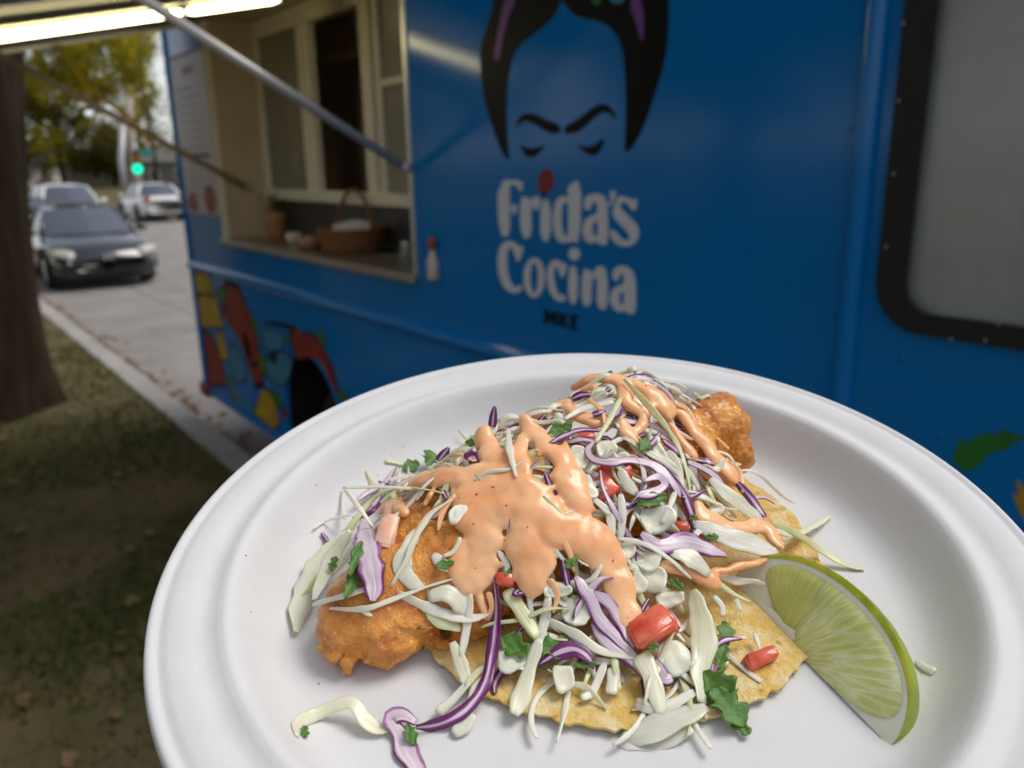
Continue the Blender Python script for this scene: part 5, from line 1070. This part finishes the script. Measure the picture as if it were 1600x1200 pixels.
P_ = [
 ('Q', [(618,640,3),(626,720,3.5),(618,800,3),(608,880,2.5),(590,950,2),(545,1012,1.8),(490,1050,1.6),(435,1068,1.4),(390,1072,1.4)], [3,4.6,4.4,4,3.8,3.8,4,4.2,2.8], .8, 40, 'long curved purple strand falling from the heap onto the plate'),
 ('P', [(392,1060,2),(350,1036,2),(318,1048,1.5),(345,1095,1.2),(365,1145,1),(392,1190,.8),(410,1235,.8)], [3,4.5,4.5,5.5,6.5,7,6], 1.0, 10, 'purple and lilac cabbage curl at the front of the plate'),
 ('P', [(240,466,4),(246,530,4),(258,600,3.5),(268,660,3),(264,706,2.5)], [4,9,9.5,7,3], 1.1, 0, 'wide lilac cabbage piece with purple edges on the left fish end'),
 ('P', [(332,318,1.5),(300,362,2),(255,388,2),(212,418,2)], [2,3,2.8,1.4], .9, 20, 'thin purple strand at the back left of the heap'),
 ('Q', [(290,398,3),(255,440,3),(222,462,2.5)], [3.5,5,3], .9, 0, 'dark purple piece behind the lilac piece at left'),
 ('Q', [(612,200,2),(616,165,'k'),(620,138,'k')], [3.8,3.2,1], .9, 0, 'purple tip standing up behind the main sauce pool'),
 ('Q', [(455,300,1.5),(475,275,'k'),(487,258,'k')], [4,3.4,1.2], .9, 0, 'purple tip beside the back cilantro leaf'),
 ('Q', [(540,300,2),(556,288,2),(566,300,2)], [5,5,3], 1, 0, 'small purple chunk left of the sauce ridge'),
 ('Q', [(845,118,3.5),(868,108,4),(900,105,4)], [3,4,2], .9, 0, 'dark purple scrap at the top left sauce'),
 ('Q', [(745,190,2),(765,165,'k')], [2,1.4], .8, 0, 'small purple sliver on the sauce ridge'),
 ('Q', [(725,160,1.5),(732,150,'k')], [2,1.2], .8, 0, 'tiny purple tip on the sauce ridge'),
 ('Q', [(945,95,4.5),(955,88,4.5)], [2.4,2], .9, 0, 'tiny purple fleck in the top sauce'),
 ('Q', [(985,140,4.5),(975,160,4.5),(955,172,4)], [4,4.5,2.5], .9, 0, 'dark purple curl below the top sauce'),
 ('Q', [(905,165,4),(925,158,4),(940,150,4)], [2.4,2.8,1.6], .8, 0, 'short purple piece under the top left shred'),
 ('P', [(912,238,3),(890,265,3.5),(905,292,4),(955,302,4.2),(1015,296,4.2),(1075,308,4),(1118,340,4),(1145,375,3.5),(1160,405,3)], [2.4,2.6,3,3,3.4,4.6,5,4.6,2.6], .9, 20, 'long S-shaped purple strand across the slaw'),
 ('P', [(1030,398,3.5),(1075,392,4),(1112,368,4),(1095,345,4),(1050,358,3.5)], [3.5,4.5,4,3,1.6], .9, 10, 'looped purple strand in the middle of the slaw'),
 ('Q', [(780,248,3),(820,225,3),(870,208,3),(930,210,3)], [1.8,2.4,2.4,1.8], .8, 0, 'thin purple strand under the back cilantro piece'),
 ('Q', [(1108,238,3.5),(1140,262,3.5),(1175,292,3.5)], [3,4,2.6], .9, 0, 'dark purple strand near the right sauce trail'),
 ('Q', [(1060,262,3),(1085,240,3),(1100,215,3)], [2,2.6,2], .8, 0, 'small purple strand behind the middle onion'),
 ('P', [(1180,300,4),(1225,320,4),(1262,345,4),(1300,388,3.5)], [2.4,3,3,1.6], .8, 0, 'purple edged strand along the right sauce trail'),
 ('Q', [(1325,362,3.5),(1365,408,3),(1405,462,2)], [2.6,3.8,3.4], .9, 10, 'straight bright purple strip on the right slope'),
 ('P', [(1045,508,4),(1095,545,4),(1170,535,4),(1235,552,4),(1292,572,3.5)], [3,6.5,7.5,6,3], .9, 0, 'broad purple and lilac ribbon at the right of the heap'),
 ('Q', [(1165,404,4),(1200,398,4),(1232,382,3.5)], [2,2.2,1.4], .8, 0, 'small purple hook above the right sauce pool'),
 ('P', [(855,635,2.5),(895,690,3),(925,760,3),(975,812,2.5),(1030,868,2)], [4,6,5.5,4.5,3], .9, 0, 'wide lilac ribbon lying down the front slope'),
 ('P', [(905,680,3.2),(955,715,3.5),(990,775,3),(1025,840,2)], [3,4.6,4.4,3], .9, 10, 'second lilac ribbon beside the sauce stream tip'),
 ('P', [(905,770,2),(950,830,2),(1020,880,1.8),(1060,930,1.2)], [3,5,4.5,3], .9, 0, 'lower lilac ribbon above the tortilla'),
 ('Q', [(748,890,1.5),(800,858,2.2),(850,845,2.5),(890,868,2.2),(912,905,1.6)], [1.6,4.6,5,3.6,1.6], .9, 0, 'dark purple arch on the tortilla front'),
 ('Q', [(1258,842,2),(1290,818,2.4),(1338,815,2)], [2.2,2.6,.9], .8, 0, 'thin purple sliver across the right cilantro sprig'),
 ('Q', [(640,530,2),(652,548,2),(660,575,1.5)], [2,3,2], .9, 0, 'small dark purple fleck lying in the main sauce'),
 ('Q', [(818,588,2.5),(828,640,3),(838,680,2.5)], [2,2.6,2.2], .8, 0, 'short purple strand between the sauce lobes'),
 ('Q', [(1045,738,2.5),(1060,712,2.5),(1068,700,2.5)], [1.6,1.8,1.2], .8, 0, 'thin purple thread above the big tomato piece'),
 ('Q', [(115,508,1.5),(128,522,1.5),(136,536,1.5)], [1.2,1.8,1], .8, 0, 'tiny purple fleck at far left'),
 ('Q', [(768,335,2),(780,370,2),(792,410,1.5)], [2.4,3,2.4], .8, 0, 'dark purple strand in the gap between sauce streams'),
 ('Q', [(690,672,3),(680,684,3),(712,680,3)], [1.6,2.4,1.4], .8, 0, 'little purple curl under the middle sauce lobe'),
 ('P', [(1085,880,2),(1110,930,1.6),(1135,930,1.4)], [4,5,3.5], .9, 0, 'lilac piece behind the wide white rib'),
 ('Q', [(1190,840,2),(1200,880,1.8)], [2.4,2], .8, 0, 'purple sliver left of the broad hanging shred'),
 ('Q', [(1255,890,1.5),(1250,925,1.2)], [3,2.4], .8, 0, 'purple piece behind the right cilantro sprig'),
]
for kd, pts, w, t, tw, lb in P_: R_(kd, pts, [a*.85 for a in w], t*.62, twist=tw*1.3+8, label=lb)
for X_, Y_, sz, rot, tl, lb in (
 (945,265,(7.5,6.5,5),20,10,'rounded white onion cube at the centre of the slaw'), (868,298,(6.5,6,4),50,0,'white onion cube beside the sauce streams'), (862,270,(5,4,3),10,20,'small onion bit above the onion cube'), (885,375,(9,7,2.4),100,10,'pale purple onion slice beside the sauce stream'),
 (1095,468,(12,9,3.0),20,10,'large pale onion slice at the right centre'), (1060,580,(9,9,3.2),60,-10,'translucent onion slice below the lilac ribbon'), (1070,640,(11,8,3.2),-10,10,'wide translucent onion slice above the big tomato'), (1005,560,(6,5,2.4),30,0,'onion slice right of the sauce stream'), (1030,650,(6,8,2.6),20,0,'onion slice beside the sauce stream tip'),
 (855,738,(8.5,10,2.4),70,-5,'broad white onion flake below the sauce lobes'), (1142,868,(11,10,2.6),120,5,'large white onion flake below the big tomato'), (1130,700,(9,5,3),10,10,'jagged white onion piece right of the sauce stream tip'), (1262,440,(5,4.5,4),30,0,'small yellowish onion cube by the right sauce pool'), (508,452,(4.5,8,3),-25,-10,'white onion wedge on the left edge of the main sauce'),
 (800,672,(9,5,2.6),0,5,'translucent onion slice under the middle sauce lobe'), (672,870,(8,10,2.2),120,0,'pale onion petal on the tortilla beside the purple strand'), (820,930,(6,8,4),10,0,'greenish white cabbage core bit on the tortilla'), (1080,250,(4,7,3),-30,0,'small onion sliver beside the middle sauce drop'), (1095,268,(4,8,3),20,0,'pale onion sliver right of the middle sauce drop'), (700,885,(5,7,2),60,0,'pale petal behind the thick white rib'),
 (980,290,(7,4,3),0,0,'pale onion strip behind the S-shaped strand'), (1170,160,(5,4,2.4),10,10,'translucent onion flake by the right fish')):
    petal(X_, Y_, (sz[0]*.9, sz[1]*.9, sz[2]*.45), rot, 4.2 if X_ == 508 else 1.6, tl, label=lb, group='onion pieces')
for X_, Y_, sz, rot, tl, lb, mm, of in (
 (1068,790,(13,9.5,6.5),28,-15,'large red tomato wedge at the front right of the heap','tomato',2.5), (1392,872,(10,3.6,3.4),24,0,'stray red tomato strip on the plate beside the lime','tomato',1.2), (872,240,(8,6,4),10,0,'red tomato piece behind the centre onion cube','tomato',-1), (965,332,(10,8,4),0,0,'pale red tomato piece under the S-shaped strand','tomato',-1), (930,380,(9,8,4),30,0,'dull red tomato piece in the hollow','tomato',-2),
 (650,648,(6,4,4),0,0,'red tomato bit between the sauce lobes','tomato',1), (305,505,(6.5,11,2.6),-10,0,'pale salmon tomato slice beside the lilac piece at left','pale',1.5), (330,450,(7,6,3),10,0,'pale salmon tomato chunk under the left sauce lobe','pale',0)):
    chunk('tomato_piece', 'tomato', FM[mm], X_, Y_, sz, rot, of, tl, label=lb, group='tomato pieces', jit=.26, bev=.06)
for X_, Y_, ln, wd, rot, of, tl, lb in (
 (375,312,7,5,35,2,10,'triangular cilantro leaf at the back left'), (430,290,7,6,80,3,30,'bright cilantro leaf standing at the back left'), (675,832,9,6,-35,2.5,15,'folded cilantro leaf beside the purple strand'), (785,840,11,6,-15,1.5,0,'dark cilantro leaf under the slaw front'), (1075,412,10,4,18,4,20,'long cilantro piece in the middle of the slaw'), (1250,520,4,2.2,0,4,0,'tiny cilantro bit on the right flake'), (1145,655,5,2.5,-40,3,10,'small cilantro piece above the right tomato'),
 (1292,800,8,4.5,80,2,15,'cilantro leaflet above the purple sliver'), (1278,865,8,4,75,1.8,0,'cilantro leaflet below the purple sliver'), (1268,955,11,9,-55,2,15,'large folded cilantro leaf at the tortilla edge'), (1295,1010,12,8,-60,1.6,-10,'cilantro leaf lying on the plate by the tortilla'), (1330,1058,7,4,-60,1.2,0,'cilantro leaf tip pointing at the front plate'), (215,580,12,3,82,5.5,0,'upright cilantro stem on the lilac piece'), (205,650,11,3.6,75,4,0,'long cilantro leaf on the fish end'), (150,598,5,2.4,80,3,0,'small cilantro bit at far left'), (62,1090,4,2.6,80,1.4,0,'tiny cilantro bit on the wavy shred'), (375,1090,5.5,3,-65,3.2,0,'small cilantro bit on the purple curl'),
 (808,205,8,4,20,4,10,'cilantro piece at the back beside the sauce spike'), (1055,250,6,4,60,4,10,'cilantro piece beside the middle sauce drop'), (1196,463,2.5,2.2,0,5,0,'tiny cilantro bit on the right sauce'), (842,592,5,2.6,50,3.5,0,'small cilantro bit on the sauce stream'), (655,615,4,2.4,70,3,0,'small cilantro bit between the sauce lobes'), (880,890,6,2,0,2,0,'thin cilantro strip under the purple arch'), (1082,838,3,2,20,6,0,'tiny cilantro bit on the white rib'), (470,598,6,2.4,15,4,0,'thin cilantro strip by the left sauce lobe')):
    leaf(X_, Y_, ln, wd, rot, of, tl, label=lb)
# crumbs fallen on the plate
for i, (px, py) in enumerate(((703, 584), (612, 709), (630, 697), (664, 673), (494, 758), (590, 743), (1274, 905), (1219, 1076), (498, 1068), (384, 868), (392, 957), (770, 674), (1276, 828))):
    c = hit(px, py, .3); bm = bmesh.new(); bmesh.ops.create_icosphere(bm, subdivisions=2, radius=.3)
    V = [c+np.array(v.co)*(1+.4*noise.noise(v.co*3+Vector((i, 0, 0)))) for v in bm.verts]; F = [[v.index for v in f.verts] for f in bm.faces]; bm.free()
    tag(mk('crumb', pw(V), F, FM['fish']), 'tiny brown crumb on the white plate', 'crumb', 'crumbs on the plate')

# ------------------------------------------------------------------ lime wedge
LA, LB = np.array([42.6, -3.7]), np.array([67.5, -64.1]); LR, LPH, LPW = 24.6, .90, .43
axv = LB-LA; LL = np.linalg.norm(axv); axv /= LL; prp = np.array([-axv[1], axv[0]]); prp = prp if prp[0] > 0 else -prp
def lw(s, r, ph, dz=.5):
    b = LA+(LB-LA)*s; return (b[0]+prp[0]*r*math.cos(ph), b[1]+prp[1]*r*math.cos(ph), r*math.sin(ph)+dz)
def Rr(s): return LR*max(0, 1-(2*s-1)**2)**LPW
lime = empty('lime_wedge', pw((55, -34, 0))[0], 'juicy green lime wedge lying at the right of the plate', 'lime')
rindm = mmat('lime_rind', (.13,.25,.014), (.36,.40,.018), 90, .32, .5, 900, .1, lo=.36, hi=.66, dist=.0004)
pithm = mmat('lime_pith', (.80,.80,.62), (.86,.86,.72), 200, .5, .4, 500, .3, dist=.0004)
ns, na = 60, 18; ss = [.5-.5*math.cos(math.pi*i/(ns-1)) for i in range(ns)]
def arcface(r_of, ph0, ph1, nm, m, shade=True):
    V = [lw(s, r_of(s), ph0+(ph1-ph0)*j/(na-1)) for s in ss for j in range(na)]
    return mk(nm, pw(V), [(i*na+j, (i+1)*na+j, (i+1)*na+j+1, i*na+j+1) for i in range(ns-1) for j in range(na-1)], m, lime)
arcface(lambda s: Rr(s)+.25*noise.noise((s*30, 1, 2)), 0, LPH, 'rind', rindm)
# both cut faces: pith ring with rounded rind edge
def cutface(ph, nm):
    V = []; kk = 14
    for s in ss:
        for j in range(kk):
            f = j/(kk-1); V.append(lw(s, Rr(s)*f, ph))
    return mk(nm, pw(V), [(i*kk+j, (i+1)*kk+j, (i+1)*kk+j+1, i*kk+j+1) for i in range(ns-1) for j in range(kk-1)], pithm, lime)
cutface(LPH, 'pith'); cutface(0.004, 'pith')
# green-yellow skin edge seen on the cut face
V = []
for s in ss:
    R = Rr(s)
    for f, d_ in ((1.0, .0), (.985-.2/(R+3), .10), (.94-.5/(R+3), .05)): V.append(tuple(np.array(lw(s, R*max(f, 0), LPH))+np.array([-prp[0]*math.sin(LPH), -prp[1]*math.sin(LPH), math.cos(LPH)])*(.06+d_)))
mk('rind_edge', pw(V), [(i*3+j, (i+1)*3+j, (i+1)*3+j+1, i*3+j+1) for i in range(ns-1) for j in range(2)], mmat('lime_rind_edge', (.28,.38,.018), (.60,.58,.04), 120, .35, .3, 600, .2, lo=.3, hi=.6, dist=.0003), lime)
# juicy flesh: two segments proud of the face, uv = (along, out from core)
fm = bpy.data.materials.new('lime_flesh'); fm.use_nodes = True; t = fm.node_tree; N = t.nodes; L = t.links; p = N['Principled BSDF']
tc = N.new('ShaderNodeTexCoord'); mp = N.new('ShaderNodeMapping'); mp.inputs['Scale'].default_value = (9, 2.6, 1); L.new(tc.outputs['UV'], mp.inputs[0])
nz = N.new('ShaderNodeTexNoise'); nz.inputs['Scale'].default_value = 1.2; nz.inputs['Detail'].default_value = 2; L.new(mp.outputs[0], nz.inputs['Vector'])
ad = N.new('ShaderNodeVectorMath'); ad.operation = 'MULTIPLY_ADD'; ad.inputs[1].default_value = (.55, .5, .5); L.new(nz.outputs['Color'], ad.inputs[0]); L.new(mp.outputs[0], ad.inputs[2])
vo = N.new('ShaderNodeTexVoronoi'); vo.feature = 'DISTANCE_TO_EDGE'; vo.inputs['Scale'].default_value = .8; L.new(ad.outputs[0], vo.inputs['Vector'])
rp = N.new('ShaderNodeValToRGB'); e = rp.color_ramp.elements; e[0].position = .0; e[0].color = (.86,.88,.58,1); e[1].position = .26; e[1].color = (.70,.72,.27,1); x = e.new(.09); x.color = (.77,.79,.40,1); L.new(vo.outputs['Distance'], rp.inputs[0])
vo2 = N.new('ShaderNodeTexNoise'); vo2.inputs['Scale'].default_value = 90; L.new(tc.outputs['Object'], vo2.inputs['Vector'])
mx = N.new('ShaderNodeMixRGB'); mx.blend_type = 'MULTIPLY'; mx.inputs[0].default_value = .7; r2 = N.new('ShaderNodeValToRGB'); r2.color_ramp.elements[0].color = (.72,.78,.5,1); r2.color_ramp.elements[0].position = .35; r2.color_ramp.elements[1].position = .65; L.new(vo2.outputs['Fac'], r2.inputs[0])
L.new(rp.outputs[0], mx.inputs[1]); L.new(r2.outputs[0], mx.inputs[2]); L.new(mx.outputs[0], p.inputs['Base Color'])
p.inputs['Roughness'].default_value = .16; p.inputs['Subsurface Weight'].default_value = .5; p.inputs['Subsurface Radius'].default_value = (1, 1, .3); p.inputs['Subsurface Scale'].default_value = .004
bp = N.new('ShaderNodeBump'); bp.inputs['Strength'].default_value = .5; bp.inputs['Distance'].default_value = .0006; L.new(vo.outputs['Distance'], bp.inputs['Height']); L.new(bp.outputs[0], p.inputs['Normal'])
nf = np.array([-prp[0]*math.sin(LPH), -prp[1]*math.sin(LPH), math.cos(LPH)])
fm2 = fm.copy(); fm2.name = 'lime_flesh_smooth'
for nd in fm2.node_tree.nodes:
    if nd.type == 'VALTORGB' and len(nd.color_ramp.elements) == 3:
        for el_, c_ in zip(nd.color_ramp.elements, ((.74,.75,.30,1), (.70,.71,.26,1), (.66,.67,.22,1))): el_.color = c_
    if nd.type == 'BUMP': nd.inputs['Strength'].default_value = .2
def segment(poly, nm, m, hgt=.75):
    """poly in (s, fraction of radius), filled by a fan of rings, domed"""
    P = chaikin(poly, 3); c = P.mean(0); V = []; UV = []; kk = 9; n_ = len(P)
    for i in range(kk):
        f = i/(kk-1)
        for q in P:
            s, r = c+(q-c)*f; s = min(max(s, .001), .999); d_ = .12+hgt*(1-f**6)
            V.append(tuple(np.array(lw(s, Rr(s)*r, LPH))+nf*d_)); a_, b_ = (s-.40)*LL, Rr(s)*r+7; UV.append((math.atan2(a_, b_)*2.2, math.hypot(a_, b_)/LR))
    F = [(i*n_+j, (i+1)*n_+j, (i+1)*n_+(j+1) % n_, i*n_+(j+1) % n_) for i in range(kk-1) for j in range(n_)]
    return mk(nm, pw(V), F, m, lime, uv=UV)
segment([(.13,.50),(.12,.72),(.17,.83),(.25,.85),(.33,.845),(.43,.84),(.43,.60),(.43,.38),(.42,.12),(.30,.10),(.21,.28)], 'flesh_segment', fm2, .55)
segment([(.35,.86),(.50,.855),(.62,.86),(.74,.86),(.85,.85),(.92,.80),(.95,.60),(.93,.30),(.86,.06),(.72,.0),(.58,-.01),(.46,-.01),(.40,.05),(.395,.30),(.38,.55),(.34,.75)], 'flesh_segment', fm)
# thin membrane flap along the core edge
V = []
for i in range(20):
    s = .03+.55*i/19
    for f, dz in ((0, -.1), (.06+.03*math.sin(i), .5), (.15+.05*noise.noise((i*.4, 0, 0)), .35)): V.append(tuple(np.array(lw(s, Rr(s)*f, LPH))+nf*dz))
mk('membrane', pw(V), [(i*3+j, (i+1)*3+j, (i+1)*3+j+1, i*3+j+1) for i in range(19) for j in range(2)], pithm, lime)
